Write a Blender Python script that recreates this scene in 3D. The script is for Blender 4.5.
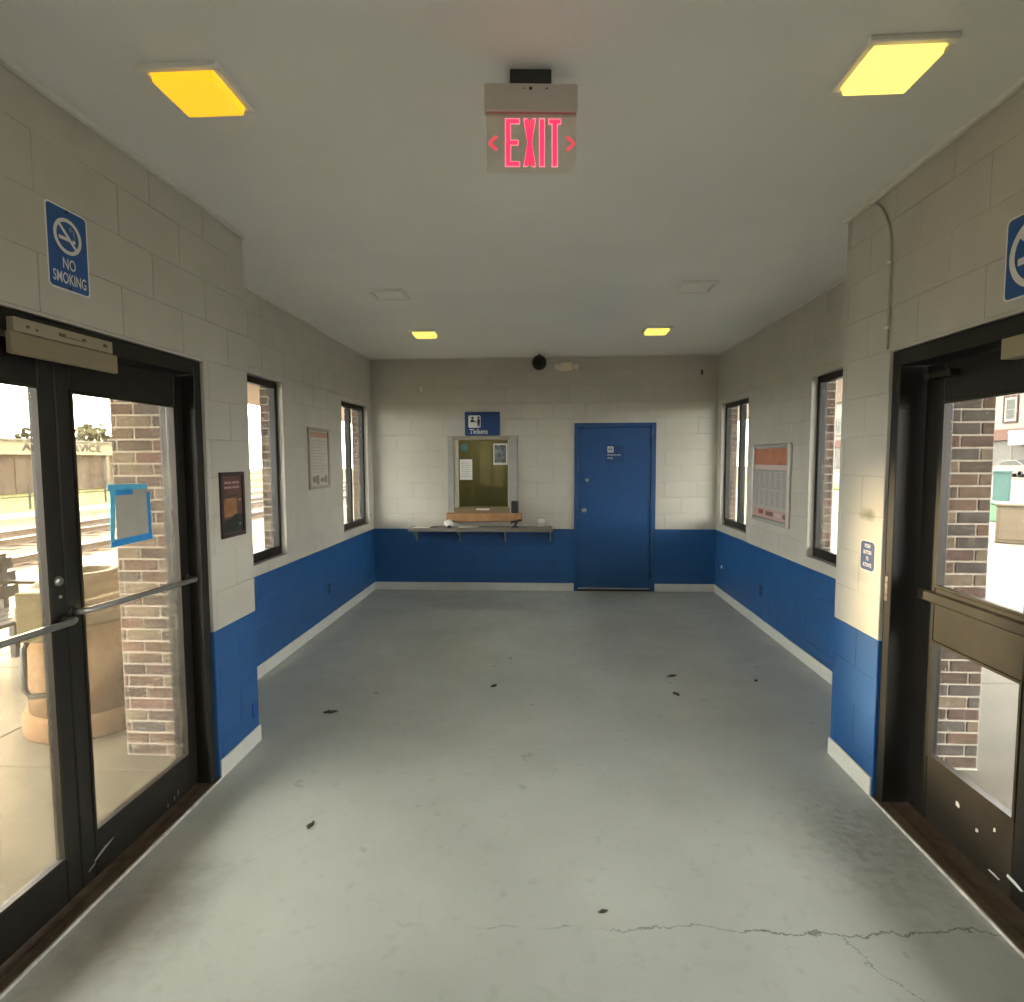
import bpy, math, random
from mathutils import Vector, Matrix
random.seed(7)
PI = math.pi
scene = bpy.context.scene
COL = scene.collection
for o in list(bpy.data.objects):
    bpy.data.objects.remove(o, do_unlink=True)

# ------------------------------------------------------------------ camera
YAW, PITCH, ROLL, EYE, FPX = 0.0565, 0.0712, -0.0041, 1.689, 589.93
cy, sy, cp, sp = math.cos(YAW), math.sin(YAW), math.cos(PITCH), math.sin(PITCH)
F = Vector((-sy*cp, cy*cp, -sp)); Rt = Vector((cy, sy, 0)); U = Rt.cross(F)
cr, sr = math.cos(ROLL), math.sin(ROLL)
Rr = Rt*cr + U*sr; Ur = U*cr - Rt*sr
cd = bpy.data.cameras.new('camera'); cam = bpy.data.objects.new('camera', cd); COL.objects.link(cam)
cd.sensor_fit = 'HORIZONTAL'; cd.sensor_width = 36.0; cd.lens = FPX/1024*36.0
cd.clip_start = 0.05; cd.clip_end = 400
cam.matrix_world = Matrix(((Rr.x, Ur.x, -F.x, 0), (Rr.y, Ur.y, -F.y, 0), (Rr.z, Ur.z, -F.z, EYE), (0, 0, 0, 1)))
scene.camera = cam

# ------------------------------------------------------------------ sky, sun, exposure
SKY = 13.0
w = bpy.data.worlds.new('world'); scene.world = w; w.use_nodes = True
bg = w.node_tree.nodes['Background']
bg.inputs[0].default_value = (1.0, 0.98, 0.94, 1); bg.inputs[1].default_value = SKY
sd = bpy.data.lights.new('sun', 'SUN'); sun = bpy.data.objects.new('sun', sd); COL.objects.link(sun)
sd.energy = 6.5; sd.angle = math.radians(3.0); sd.color = (1.0, 0.75, 0.42)
SAZ, SEL = math.radians(44), math.radians(7)
sun.location = (-20, 20, 6)
sun.rotation_euler = Vector((math.sin(SAZ)*math.cos(SEL), -math.cos(SAZ)*math.cos(SEL), -math.sin(SEL))).to_track_quat('-Z', 'Y').to_euler()
vs = scene.view_settings
vs.view_transform = 'Standard'; vs.look = 'None'; vs.exposure = 0.68; vs.gamma = 1.0; vs.use_curve_mapping = False

# ------------------------------------------------------------------ materials
MATS = {}
def mat(name, col, rough=0.6, metal=0.0, var=0.0, scale=8.0, bump=0.0, bscale=60.0, emit=None, estr=0.0, spec=0.5, col2=None):
    if name in MATS: return MATS[name]
    m = bpy.data.materials.new(name); m.use_nodes = True; MATS[name] = m
    nt = m.node_tree; b = nt.nodes['Principled BSDF']
    b.inputs['Base Color'].default_value = (*col, 1); b.inputs['Roughness'].default_value = rough
    b.inputs['Metallic'].default_value = metal; b.inputs['Specular IOR Level'].default_value = spec
    tc = nt.nodes.new('ShaderNodeNewGeometry')
    if var or col2:
        n = nt.nodes.new('ShaderNodeTexNoise'); n.inputs['Scale'].default_value = scale; n.inputs['Detail'].default_value = 5
        nt.links.new(tc.outputs['Position'], n.inputs['Vector'])
        r = nt.nodes.new('ShaderNodeValToRGB')
        c2 = col2 if col2 else tuple(min(1, c*(1+var)) for c in col)
        c1 = col if col2 else tuple(c*(1-var) for c in col)
        r.color_ramp.elements[0].position = 0.3; r.color_ramp.elements[1].position = 0.7
        r.color_ramp.elements[0].color = (*c1, 1); r.color_ramp.elements[1].color = (*c2, 1)
        nt.links.new(n.outputs['Fac'], r.inputs['Fac']); nt.links.new(r.outputs['Color'], b.inputs['Base Color'])
    if bump:
        n2 = nt.nodes.new('ShaderNodeTexNoise'); n2.inputs['Scale'].default_value = bscale; n2.inputs['Detail'].default_value = 4
        nt.links.new(tc.outputs['Position'], n2.inputs['Vector'])
        bp = nt.nodes.new('ShaderNodeBump'); bp.inputs['Strength'].default_value = bump; bp.inputs['Distance'].default_value = 0.004
        nt.links.new(n2.outputs['Fac'], bp.inputs['Height']); nt.links.new(bp.outputs['Normal'], b.inputs['Normal'])
    if emit:
        b.inputs['Emission Color'].default_value = (*emit, 1); b.inputs['Emission Strength'].default_value = estr
    return m

def glass(name, tint=(1, 1, 1), refl=1.0, haze=0.0):
    m = bpy.data.materials.new(name); m.use_nodes = True; MATS[name] = m
    nt = m.node_tree; nt.nodes.clear()
    out = nt.nodes.new('ShaderNodeOutputMaterial'); tr = nt.nodes.new('ShaderNodeBsdfTransparent'); gl = nt.nodes.new('ShaderNodeBsdfGlossy')
    tr.inputs[0].default_value = (*tint, 1); gl.inputs['Roughness'].default_value = 0.02
    lw = nt.nodes.new('ShaderNodeLayerWeight'); lw.inputs['Blend'].default_value = 0.5      # Schlick reflectance of a thin pane
    pw = nt.nodes.new('ShaderNodeMath'); pw.operation = 'POWER'; pw.inputs[1].default_value = 5; nt.links.new(lw.outputs['Facing'], pw.inputs[0])
    mu = nt.nodes.new('ShaderNodeMath'); mu.operation = 'MULTIPLY_ADD'; mu.inputs[1].default_value = 0.7*refl; mu.inputs[2].default_value = 0.035*refl
    nt.links.new(pw.outputs[0], mu.inputs[0])
    mx = nt.nodes.new('ShaderNodeMixShader'); nt.links.new(mu.outputs[0], mx.inputs[0]); nt.links.new(tr.outputs[0], mx.inputs[1]); nt.links.new(gl.outputs[0], mx.inputs[2])
    last = mx
    if haze:
        tl = nt.nodes.new('ShaderNodeBsdfTranslucent'); tl.inputs[0].default_value = (0.95, 0.86, 0.62, 1)  # warm translucent film put into the pane to imitate glare haze
        g = nt.nodes.new('ShaderNodeNewGeometry'); n = nt.nodes.new('ShaderNodeTexNoise'); n.inputs['Scale'].default_value = 6; n.inputs['Detail'].default_value = 6
        nt.links.new(g.outputs['Position'], n.inputs['Vector'])
        m2 = nt.nodes.new('ShaderNodeMath'); m2.operation = 'MULTIPLY'; m2.inputs[1].default_value = haze*2
        nt.links.new(n.outputs['Fac'], m2.inputs[0])
        mx2 = nt.nodes.new('ShaderNodeMixShader'); nt.links.new(m2.outputs[0], mx2.inputs[0]); nt.links.new(mx.outputs[0], mx2.inputs[1]); nt.links.new(tl.outputs[0], mx2.inputs[2])
        last = mx2
    nt.links.new(last.outputs[0], out.inputs[0])
    return m

def stain_mat(name, col, spots, scol, rough=0.5):
    """painted block paint with slight unevenness and a few grubby marks at places on the wall"""
    m = mat(name, col, rough, var=0.05, scale=3.0, bump=0.12, bscale=140)
    nt = m.node_tree; b = nt.nodes['Principled BSDF']; src = b.inputs['Base Color'].links[0].from_socket
    g = nt.nodes.new('ShaderNodeNewGeometry')
    n = nt.nodes.new('ShaderNodeTexNoise'); n.inputs['Scale'].default_value = 25; n.inputs['Detail'].default_value = 4
    nt.links.new(g.outputs['Position'], n.inputs['Vector'])
    for (c, s, k) in spots:
        mp = nt.nodes.new('ShaderNodeMapping'); mp.vector_type = 'POINT'
        mp.inputs['Location'].default_value = tuple(-c[i]/s[i] for i in range(3)); mp.inputs['Scale'].default_value = tuple(1/s[i] for i in range(3))
        nt.links.new(g.outputs['Position'], mp.inputs['Vector'])
        ln = nt.nodes.new('ShaderNodeVectorMath'); ln.operation = 'LENGTH'; nt.links.new(mp.outputs[0], ln.inputs[0])
        ad = nt.nodes.new('ShaderNodeMath'); ad.operation = 'ADD'; nt.links.new(ln.outputs['Value'], ad.inputs[0]); nt.links.new(n.outputs['Fac'], ad.inputs[1])
        mr = nt.nodes.new('ShaderNodeMapRange'); mr.inputs['From Min'].default_value = 0.8; mr.inputs['From Max'].default_value = 1.6
        mr.inputs['To Min'].default_value = k; mr.inputs['To Max'].default_value = 0
        nt.links.new(ad.outputs[0], mr.inputs['Value'])
        mx = nt.nodes.new('ShaderNodeMix'); mx.data_type = 'RGBA'
        nt.links.new(mr.outputs[0], mx.inputs[0]); nt.links.new(src, mx.inputs[6]); mx.inputs[7].default_value = (*scol, 1)
        src = mx.outputs[2]
    nt.links.new(src, b.inputs['Base Color'])
    return m

CREAM = stain_mat('cream_block_paint', (0.49, 0.468, 0.41), [((1.627, 3.06, 1.40), (0.3, 0.085, 0.035), 0.9), ((1.627, 3.12, 1.08), (0.3, 0.12, 0.05), 0.2)], (0.2, 0.19, 0.13))
BLUE = mat('blue_block_paint', (0.015, 0.085, 0.25), 0.38, var=0.06, scale=3, bump=0.1, bscale=140)
CEILM = mat('ceiling_paint', (0.87, 0.865, 0.83), 0.55, var=0.03, scale=1.5)
BASEM = mat('baseboard_paint', (0.62, 0.62, 0.57), 0.5, var=0.05, scale=10)
TRIMW = mat('trim_paint', (0.72, 0.70, 0.64), 0.5)
BRONZE = mat('dark_bronze_aluminium', (0.012, 0.0115, 0.0095), 0.42, var=0.25, scale=5, spec=0.3)
BRONZE2 = mat('worn_bronze_aluminium', (0.025, 0.020, 0.013), 0.45, var=0.3, scale=6, spec=0.3)
STEEL = mat('brushed_steel', (0.42, 0.42, 0.40), 0.35, metal=0.9)
GREYMET = mat('grey_painted_metal', (0.33, 0.325, 0.30), 0.45, var=0.06)
GLASS = glass('door_glass', (0.97, 0.96, 0.92), 1.0, 0.012)
RGLASS = glass('right_door_glass', (0.95, 0.95, 0.93), 1.0, 0.002)
WGLASS = glass('window_glass', (0.93, 0.94, 0.92), 1.0, 0.006)
TGLASS = glass('ticket_glass', (0.82, 0.83, 0.72), 0.8)
ACRYL = glass('clear_acrylic', (0.93, 0.93, 0.92), 1.2)
DBLUE = mat('door_blue_enamel', (0.014, 0.068, 0.20), 0.35, var=0.05, scale=4)
SIGNB = mat('sign_blue', (0.012, 0.085, 0.30), 0.4)
SIGND = mat('sign_dark_blue', (0.010, 0.045, 0.16), 0.4)
SIGNW = mat('sign_white', (0.72, 0.71, 0.68), 0.5)
BLACK = mat('matt_black', (0.008, 0.008, 0.008), 0.5)
DARK = mat('dark_plastic', (0.03, 0.028, 0.027), 0.45)
PAPER = mat('paper_white', (0.70, 0.69, 0.66), 0.8, var=0.05)
WOOD = mat('ledge_wood', (0.33, 0.17, 0.075), 0.5, col2=(0.42, 0.235, 0.11), scale=12)
MORTAR = mat('mortar', (0.32, 0.29, 0.24), 0.9, var=0.12, scale=30, bump=0.4, bscale=90, spec=0.05)
BRICKS = [mat('brick_%s' % n, tuple(q*0.6 for q in c), 0.85, var=0.25, scale=18, bump=0.5, bscale=70, spec=0.05) for n, c in
          (('brown', (0.16, 0.108, 0.08)), ('umber', (0.115, 0.085, 0.068)), ('grey', (0.115, 0.10, 0.088)), ('red', (0.185, 0.11, 0.088)),
           ('tan', (0.21, 0.165, 0.12)), ('plum', (0.135, 0.09, 0.078)))]
CONC = mat('paving_concrete', (0.125, 0.106, 0.072), 0.8, spec=0.05, var=0.15, scale=2.5, bump=0.3, bscale=50)
SOFFIT = mat('soffit_paint', (0.34, 0.25, 0.19), 0.7, spec=0.1)

def floor_mat():
    m = mat('painted_concrete_floor', (0.445, 0.475, 0.445), 0.36, var=0.11, scale=1.3)
    nt = m.node_tree; N = nt.nodes.new; L = nt.links.new
    b = nt.nodes['Principled BSDF']; src = b.inputs['Base Color'].links[0].from_socket
    g = N('ShaderNodeNewGeometry'); sep = N('ShaderNodeSeparateXYZ'); L(g.outputs['Position'], sep.inputs[0])
    def M(op, a, c, clamp=False):
        n = N('ShaderNodeMath'); n.operation = op; n.use_clamp = clamp
        for i, v in enumerate((a, c)):
            if isinstance(v, (int, float)): n.inputs[i].default_value = v
            elif v is not None: L(v, n.inputs[i])
        return n.outputs[0]
    def mix(fac, a, c):
        x = N('ShaderNodeMix'); x.data_type = 'RGBA'; L(fac, x.inputs[0]); L(a, x.inputs[6]); x.inputs[7].default_value = (*c, 1); return x.outputs[2]
    def noise(scale, det=5, rough=0.55):
        n = N('ShaderNodeTexNoise'); n.inputs['Scale'].default_value = scale; n.inputs['Detail'].default_value = det; n.inputs['Roughness'].default_value = rough
        L(g.outputs['Position'], n.inputs['Vector']); return n.outputs['Fac']
    def ramp(v, a, c, lo=0.0, hi=1.0):
        r = N('ShaderNodeMapRange'); L(v, r.inputs['Value']); r.inputs['From Min'].default_value = a; r.inputs['From Max'].default_value = c
        r.inputs['To Min'].default_value = lo; r.inputs['To Max'].default_value = hi; return r.outputs[0]
    # fine speckle, grime
    src = mix(ramp(noise(14, 6), 0.58, 0.72, 0, 0.22), src, (0.20, 0.21, 0.19))
    src = mix(ramp(noise(5, 6, 0.7), 0.60, 0.74, 0, 0.35), src, (0.45, 0.46, 0.43))
    # worn area of chipped paint by the right-hand doors, scuffs by the left-hand doors
    def spot(cx, cy_, rx, ry, k, nz):
        dx = M('DIVIDE', M('SUBTRACT', sep.outputs[0], cx), rx); dy = M('DIVIDE', M('SUBTRACT', sep.outputs[1], cy_), ry)
        d = M('SQRT', M('ADD', M('MULTIPLY', dx, dx), M('MULTIPLY', dy, dy)), None)
        return M('MULTIPLY', ramp(M('ADD', d, M('MULTIPLY', nz, 1.2)), 0.9, 1.7, k, 0), 1.0, True)
    n8 = noise(9, 6, 0.65)
    wear = spot(1.45, 2.55, 0.45, 0.55, 1.0, n8)
    src = mix(M('MULTIPLY', wear, ramp(noise(22, 4), 0.45, 0.6, 0.12, 0.45)), src, (0.24, 0.235, 0.20))
    src = mix(spot(-1.5, 2.0, 0.25, 0.35, 0.6, n8), src, (0.15, 0.14, 0.11))
    # a crack running across the floor, with a branch
    nz = noise(3.0, 6, 0.7)
    line = M('ABSOLUTE', M('SUBTRACT', M('ADD', sep.outputs[1], M('MULTIPLY', M('SUBTRACT', nz, 0.5), 0.22)), M('ADD', 2.02, M('MULTIPLY', sep.outputs[0], 0.03))), None)
    crack = M('MULTIPLY', ramp(line, 0.002, 0.0055, 1, 0), M('MULTIPLY', ramp(noise(2.2, 3), 0.42, 0.55), ramp(sep.outputs[0], -0.7, -0.4)), True)
    nz2 = noise(4.0, 5, 0.7)
    line2 = M('ABSOLUTE', M('SUBTRACT', M('ADD', sep.outputs[0], M('MULTIPLY', M('SUBTRACT', nz2, 0.5), 0.25)), M('SUBTRACT', 2.05, M('MULTIPLY', sep.outputs[1], 0.5))), None)
    crack2 = M('MULTIPLY', ramp(line2, 0.0015, 0.004, 1, 0), M('MULTIPLY', ramp(sep.outputs[1], 2.02, 2.06, 1, 0), 0.7), True)
    ck = M('MAXIMUM', crack, crack2)
    src = mix(M('MULTIPLY', ck, 0.75), src, (0.09, 0.095, 0.085))
    L(src, b.inputs['Base Color'])
    L(ramp(noise(6, 5), 0.3, 0.7, 0.27, 0.5), b.inputs['Roughness'])
    vor = N('ShaderNodeTexVoronoi'); vor.inputs['Scale'].default_value = 26; L(g.outputs['Position'], vor.inputs['Vector'])
    h = M('ADD', M('MULTIPLY', noise(30, 5), 0.35), M('MULTIPLY', noise(4, 3), 1.0))
    h = M('ADD', h, M('MULTIPLY', M('MULTIPLY', wear, vor.outputs['Distance']), 0.9))
    h = M('SUBTRACT', h, M('MULTIPLY', ck, 0.8))
    bp = N('ShaderNodeBump'); bp.inputs['Strength'].default_value = 0.35; bp.inputs['Distance'].default_value = 0.01
    L(h, bp.inputs['Height']); L(bp.outputs['Normal'], b.inputs['Normal'])
    return m
FLOORM = floor_mat()

# ------------------------------------------------------------------ mesh helpers
class MB:
    def __init__(s): s.v = []; s.f = []
    def add(s, vs_, fs):
        k = len(s.v); s.v += [tuple(p) for p in vs_]; s.f += [tuple(i+k for i in q) for q in fs]; return s
    def box(s, x0, x1, y0, y1, z0, z1, b=0.0):
        if x1 < x0: x0, x1 = x1, x0
        if y1 < y0: y0, y1 = y1, y0
        if z1 < z0: z0, z1 = z1, z0
        if b <= 0:
            return s.add([(x0, y0, z0), (x1, y0, z0), (x1, y1, z0), (x0, y1, z0), (x0, y0, z1), (x1, y0, z1), (x1, y1, z1), (x0, y1, z1)],
                         [(0, 3, 2, 1), (4, 5, 6, 7), (0, 1, 5, 4), (1, 2, 6, 5), (2, 3, 7, 6), (3, 0, 4, 7)])
        b = min(b, (x1-x0)*.45, (y1-y0)*.45, (z1-z0)*.45)
        V = []; ids = {}
        for i, (X, sx) in enumerate(((x0, 1), (x1, -1))):
            for j, (Y, s2) in enumerate(((y0, 1), (y1, -1))):
                for k, (Z, sz) in enumerate(((z0, 1), (z1, -1))):
                    for a in range(3):
                        ids[i, j, k, a] = len(V)
                        V.append((X + (0 if a == 0 else sx*b), Y + (0 if a == 1 else s2*b), Z + (0 if a == 2 else sz*b)))
        q = ids; fs = []
        def face(a, side):
            o = [d for d in range(3) if d != a]; loop = []
            for (p, r) in ((0, 0), (1, 0), (1, 1), (0, 1)):
                c = [0, 0, 0]; c[a] = side; c[o[0]] = p; c[o[1]] = r; loop.append(q[c[0], c[1], c[2], a])
            flip = (side == 0) ^ (a == 1)
            return tuple(reversed(loop)) if flip else tuple(loop)
        for a in range(3):
            for side in (0, 1): fs.append(face(a, side))
        cx_, cy_, cz_ = (x0+x1)/2, (y0+y1)/2, (z0+z1)/2
        def orient(f):
            p = [Vector(V[i]) for i in f]; n = (p[1]-p[0]).cross(p[2]-p[0]); c = sum(p, Vector())/len(p)
            return f if n.dot(c-Vector((cx_, cy_, cz_))) > 0 else tuple(reversed(f))
        for a in range(3):
            o = [d for d in range(3) if d != a]
            for p in (0, 1):
                for r in (0, 1):
                    c0 = [0, 0, 0]; c1 = [0, 0, 0]; c0[a] = 0; c1[a] = 1
                    c0[o[0]] = c1[o[0]] = p; c0[o[1]] = c1[o[1]] = r
                    fs.append((q[(*c0, o[0])], q[(*c1, o[0])], q[(*c1, o[1])], q[(*c0, o[1])]))
        for i in (0, 1):
            for j in (0, 1):
                for k in (0, 1): fs.append((q[i, j, k, 0], q[i, j, k, 1], q[i, j, k, 2]))
        return s.add(V, [orient(f) for f in fs])
    def prism(s, pts, n0, n1):
        """polygon (u,v) counter-clockwise seen from the front (-Y); from y=-n1 (front) to y=-n0"""
        n = len(pts)
        V = [(u, -n1, v) for u, v in pts] + [(u, -n0, v) for u, v in pts]
        fs = [tuple(range(n)), tuple(range(2*n-1, n-1, -1))] + [(i, n+i, n+(i+1) % n, (i+1) % n) for i in range(n)]
        return s.add(V, fs)
    def ring(s, outer, inner, n0, n1):
        n = len(outer); V = []
        for L_ in (outer, inner):
            V += [(u, -n1, v) for u, v in L_] + [(u, -n0, v) for u, v in L_]
        fs = []
        for i in range(n):
            j = (i+1) % n
            fs += [(i, j, 2*n+j, 2*n+i), (n+i, 3*n+i, 3*n+j, n+j), (i, n+i, n+j, j), (2*n+i, 2*n+j, 3*n+j, 3*n+i)]
        return s.add(V, fs)
    def tube(s, path, r, seg=10, cap=True):
        P = [Vector(p) for p in path]; V = []; fs = []
        up = None
        for i, p in enumerate(P):
            t = (P[min(i+1, len(P)-1)] - P[max(i-1, 0)]).normalized()
            if up is None:
                up = Vector((0, 0, 1)) if abs(t.z) < 0.9 else Vector((1, 0, 0))
            a = t.cross(up).normalized(); b = a.cross(t).normalized(); up = b
            rr = r[i] if isinstance(r, (list, tuple)) else r
            for k in range(seg):
                th = 2*PI*k/seg; V.append(p + a*rr*math.cos(th) + b*rr*math.sin(th))
        for i in range(len(P)-1):
            for k in range(seg):
                k2 = (k+1) % seg; fs.append((i*seg+k, i*seg+k2, (i+1)*seg+k2, (i+1)*seg+k))
        if cap: fs.append(tuple(reversed(range(seg)))); fs.append(tuple((len(P)-1)*seg+k for k in range(seg)))
        return s.add(V, fs)
    def lathe(s, prof, c=(0, 0, 0), seg=32, axis='z'):
        V = []; fs = []
        for (r, h) in prof:
            for k in range(seg):
                th = 2*PI*k/seg; a, b = r*math.cos(th), r*math.sin(th)
                V.append((c[0]+a, c[1]+b, c[2]+h) if axis == 'z' else (c[0]+a, c[1]-h, c[2]+b))
        n = len(prof)
        for i in range(n-1):
            for k in range(seg):
                k2 = (k+1) % seg; fs.append((i*seg+k, i*seg+k2, (i+1)*seg+k2, (i+1)*seg+k))
        if prof[0][0] > 1e-6: fs.append(tuple(reversed(range(seg))))
        if prof[-1][0] > 1e-6: fs.append(tuple((n-1)*seg+k for k in range(seg)))
        return s.add(V, fs)
    def mesh(s, name):
        me = bpy.data.meshes.new(name); me.from_pydata(s.v, [], s.f); me.update(); return me
    def build(s, name, m, parent=None, smooth=False, loc=None):
        return obj(name, s.mesh(name), m, parent, smooth, loc)

def obj(name, me, m, parent=None, smooth=False, loc=None):
    if m is not None and not me.materials: me.materials.append(m)
    if smooth: me.polygons.foreach_set('use_smooth', [True]*len(me.polygons))
    o = bpy.data.objects.new(name, me); COL.objects.link(o)
    if parent: o.parent = parent
    if loc: o.location = loc
    return o
def tag(o, label=None, cat=None, group=None, kind=None):
    if label: o['label'] = label
    if cat: o['category'] = cat
    if group: o['group'] = group
    if kind: o['kind'] = kind
    return o
def thing(name, label, cat, loc=(0, 0, 0), rz=0.0, group=None, kind=None):
    o = bpy.data.objects.new(name, None); COL.objects.link(o); o.empty_display_size = 0.1
    o.location = loc; o.rotation_euler = (0, 0, rz)
    return tag(o, label, cat, group, kind)
def struct(name, mb, m, label, parent=None):
    o = mb.build(name, m, parent); o['kind'] = 'structure'
    o['label'] = label; o['category'] = name.split('_')[0]
    return o
def bx(name, m, parent, *a, b=0.0): return MB().box(*a, b=b).build(name, m, parent)

FONT_CACHE = {}
def text(s, m, parent, u, v, n, height, width=None, bold=0.0, name='lettering', align='CENTER', depth=0.0008):
    """flat standing lettering, front facing local -Y; u,v = centre (or left) of the baseline box"""
    c = bpy.data.curves.new('txt', 'FONT'); c.body = s; c.align_x = 'LEFT'; c.size = 1; c.extrude = 0.0; c.offset = bold; c.resolution_u = 3
    t = bpy.data.objects.new('txt', c); COL.objects.link(t)
    dg = bpy.context.evaluated_depsgraph_get(); me = bpy.data.meshes.new_from_object(t.evaluated_get(dg))
    bpy.data.objects.remove(t, do_unlink=True); bpy.data.curves.remove(c)
    xs = [p.co.x for p in me.vertices]; ys = [p.co.y for p in me.vertices]
    x0, x1, y0, y1 = min(xs), max(xs), min(ys), max(ys)
    sv = height/(y1-y0); su = sv if width is None else width/(x1-x0)
    W = (x1-x0)*su
    off = -W/2 if align == 'CENTER' else 0
    for p in me.vertices:
        p.co = (u + off + (p.co.x-x0)*su, -(n), v + (p.co.y-y0)*sv)
    me.name = name; me.materials.clear()
    return obj(name, me, m, parent)

def rrect(w_, h_, r, cx=0, cz=0, k=5):
    pts = []
    for (sx, sz, a0) in ((1, -1, -90), (1, 1, 0), (-1, 1, 90), (-1, -1, 180)):
        for i in range(k+1):
            a = math.radians(a0 + 90*i/k); pts.append((cx + sx*(w_/2-r) + r*math.cos(a), cz + sz*(h_/2-r) + r*math.sin(a)))
    return pts
def circ(r, cx=0, cz=0, k=32, r2=None):
    return [(cx + r*math.cos(2*PI*i/k), cz + (r2 or r)*math.sin(2*PI*i/k)) for i in range(k)]
def bar(p, q, w_):
    d = Vector((q[0]-p[0], q[1]-p[1])).normalized(); n = Vector((-d.y, d.x))*w_/2
    return [(p[0]-n.x, p[1]-n.y), (q[0]-n.x, q[1]-n.y), (q[0]+n.x, q[1]+n.y), (p[0]+n.x, p[1]+n.y)]

# ------------------------------------------------------------------ room dimensions (metres)
D, XL, XR, PL, PR, H, ZB = 7.495, -2.22, 2.14, -1.725, 1.627, 2.963, 0.795
XLO, XRO = -2.40, 2.335          # outside faces of the waiting room
VLO, VRO = -1.925, 1.827         # outside faces of the entrance bay
YP0, YP1 = 2.924, 3.364          # pier between the doors and the waiting room
YM = 2.092                       # the building is symmetric about the doors
YS = 2*YM - D                    # end wall behind the camera
mir = lambda y: 2*YM - y

def subtract(rects, hole):
    a0, a1, b0, b1 = hole; out = []
    for (u0, u1, v0, v1) in rects:
        if u1 <= a0 or u0 >= a1 or v1 <= b0 or v0 >= b1: out.append((u0, u1, v0, v1)); continue
        if u0 < a0: out.append((u0, a0, v0, v1))
        if u1 > a1: out.append((a1, u1, v0, v1))
        m0, m1 = max(u0, a0), min(u1, a1)
        if v0 < b0: out.append((m0, m1, v0, b0))
        if v1 > b1: out.append((m0, m1, b1, v1))
    return out

BLOCK_CACHE = {}
def block_mesh(w_, h_, m):
    k = (round(w_*500), round(h_*500), m.name)
    if k not in BLOCK_CACHE:
        c = 0.0028; a, b = w_/2, h_/2; n = 0.0028
        V = [(-a, 0, -b), (a, 0, -b), (a, 0, b), (-a, 0, b), (-a+c, -n, -b+c), (a-c, -n, -b+c), (a-c, -n, b-c), (-a+c, -n, b-c)]
        me = bpy.data.meshes.new('block'); me.from_pydata(V, [], [(4, 5, 6, 7), (0, 1, 5, 4), (1, 2, 6, 5), (2, 3, 7, 6), (3, 0, 4, 7)])
        me.materials.append(m); BLOCK_CACHE[k] = me
    return BLOCK_CACHE[k]

def block_wall(name, label, loc, rz, length, thick, holes, blocks=True, shift=0.0):
    """a painted block wall: local x along the wall, local -Y into the room"""
    rects = [(0, length, 0, ZB), (0, length, ZB, H)]
    for h in holes: rects = subtract(rects, h)
    me = bpy.data.meshes.new(name); V = []; Fs = []; idx = []
    for r in rects:
        b = MB().box(r[0], r[1], 0.0, thick, r[2], r[3]); k = len(V); V += b.v; Fs += [tuple(i+k for i in f) for f in b.f]
        idx += [0 if r[3] <= ZB + 1e-6 else 1]*len(b.f)
    me.from_pydata(V, [], Fs); me.materials.append(BLUE); me.materials.append(CREAM); me.polygons.foreach_set('material_index', idx)
    o = bpy.data.objects.new(name, me); COL.objects.link(o); o.location = loc; o.rotation_euler = (0, 0, rz)
    tag(o, label, 'wall', kind='structure')
    if blocks:
        j = 0.0003; v = ZB - 4*0.2; row = 0
        while v < H:
            v0, v1 = max(v, 0), min(v+0.2, H)
            u = -0.4 + (row % 2)*0.2 + shift
            while u < length:
                rs = [(max(u, 0), min(u+0.4, length), v0, v1)] if min(u+0.4, length) > max(u, 0) else []
                for h in holes: rs = subtract(rs, h)
                for (a, c, d, e) in rs:
                    if c-a < 0.02 or e-d < 0.02: continue
                    bo = bpy.data.objects.new('block', block_mesh(c-a-2*j, e-d-2*j, BLUE if e <= ZB+1e-6 else CREAM)); COL.objects.link(bo)
                    bo.parent = o; bo.location = ((a+c)/2, 0, (d+e)/2)
                u += 0.4
            v += 0.2; row += 1
    return o

# openings
DX0, DX1, DH = 0.365, 1.381, 2.134                   # blue door in the end wall
TX0, TX1, TZ0, TZ1 = -1.240, -0.350, 0.955, 1.98     # ticket window
WZ0, WZ1 = 0.885, 2.34
WL = [(3.98, 4.92), (6.365, 7.30)]                   # windows, left wall (y from, to)
WR = [(3.98, 4.925), (6.395, 7.345)]
EY0, EY1, EH = 1.26, YP0, 2.185                      # entrance doors opening

# ------------------------------------------------------------------ the shell
fl = struct('floor', MB().box(XLO, XRO, YP1-0.15, D+0.2, -0.1, 0.0).box(VLO, VRO, mir(YP1)+0.15, YP1-0.15, -0.1, 0.0).box(XLO, XRO, YS-0.2, mir(YP1)+0.15, -0.1, 0.0), FLOORM, 'grey painted concrete floor with cracks and scuffs')
struct('ceiling', MB().box(XLO, XRO, YS-0.2, D+0.2, H, H+0.12), CEILM, 'plain off-white painted ceiling')
block_wall('wall_back', 'far end wall of painted blocks with ticket window and blue door', (XL, D, 0), 0, XR-XL, 0.2,
           [(DX0-XL, DX1-XL, 0, DH), (TX0-XL, TX1-XL, TZ0, TZ1)], shift=0.12)
block_wall('wall_left', 'left waiting room wall, cream above blue, with two narrow windows', (XL, YP1, 0), PI/2, D-YP1, XL-XLO,
           [(a-YP1, b-YP1, WZ0, WZ1) for a, b in WL])
block_wall('wall_right', 'right waiting room wall, cream above blue, with two narrow windows', (XR, D, 0), -PI/2, D-YP1, XRO-XR,
           [(D-b, D-a, WZ0, WZ1) for a, b in WR])
block_wall('wall_left_entrance', 'left entrance bay wall around the glass double doors', (PL, mir(YP1), 0), PI/2, YP1-mir(YP1), PL-VLO,
           [(EY0-mir(YP1), EY1-mir(YP1), 0, EH)], shift=0.144)
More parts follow.
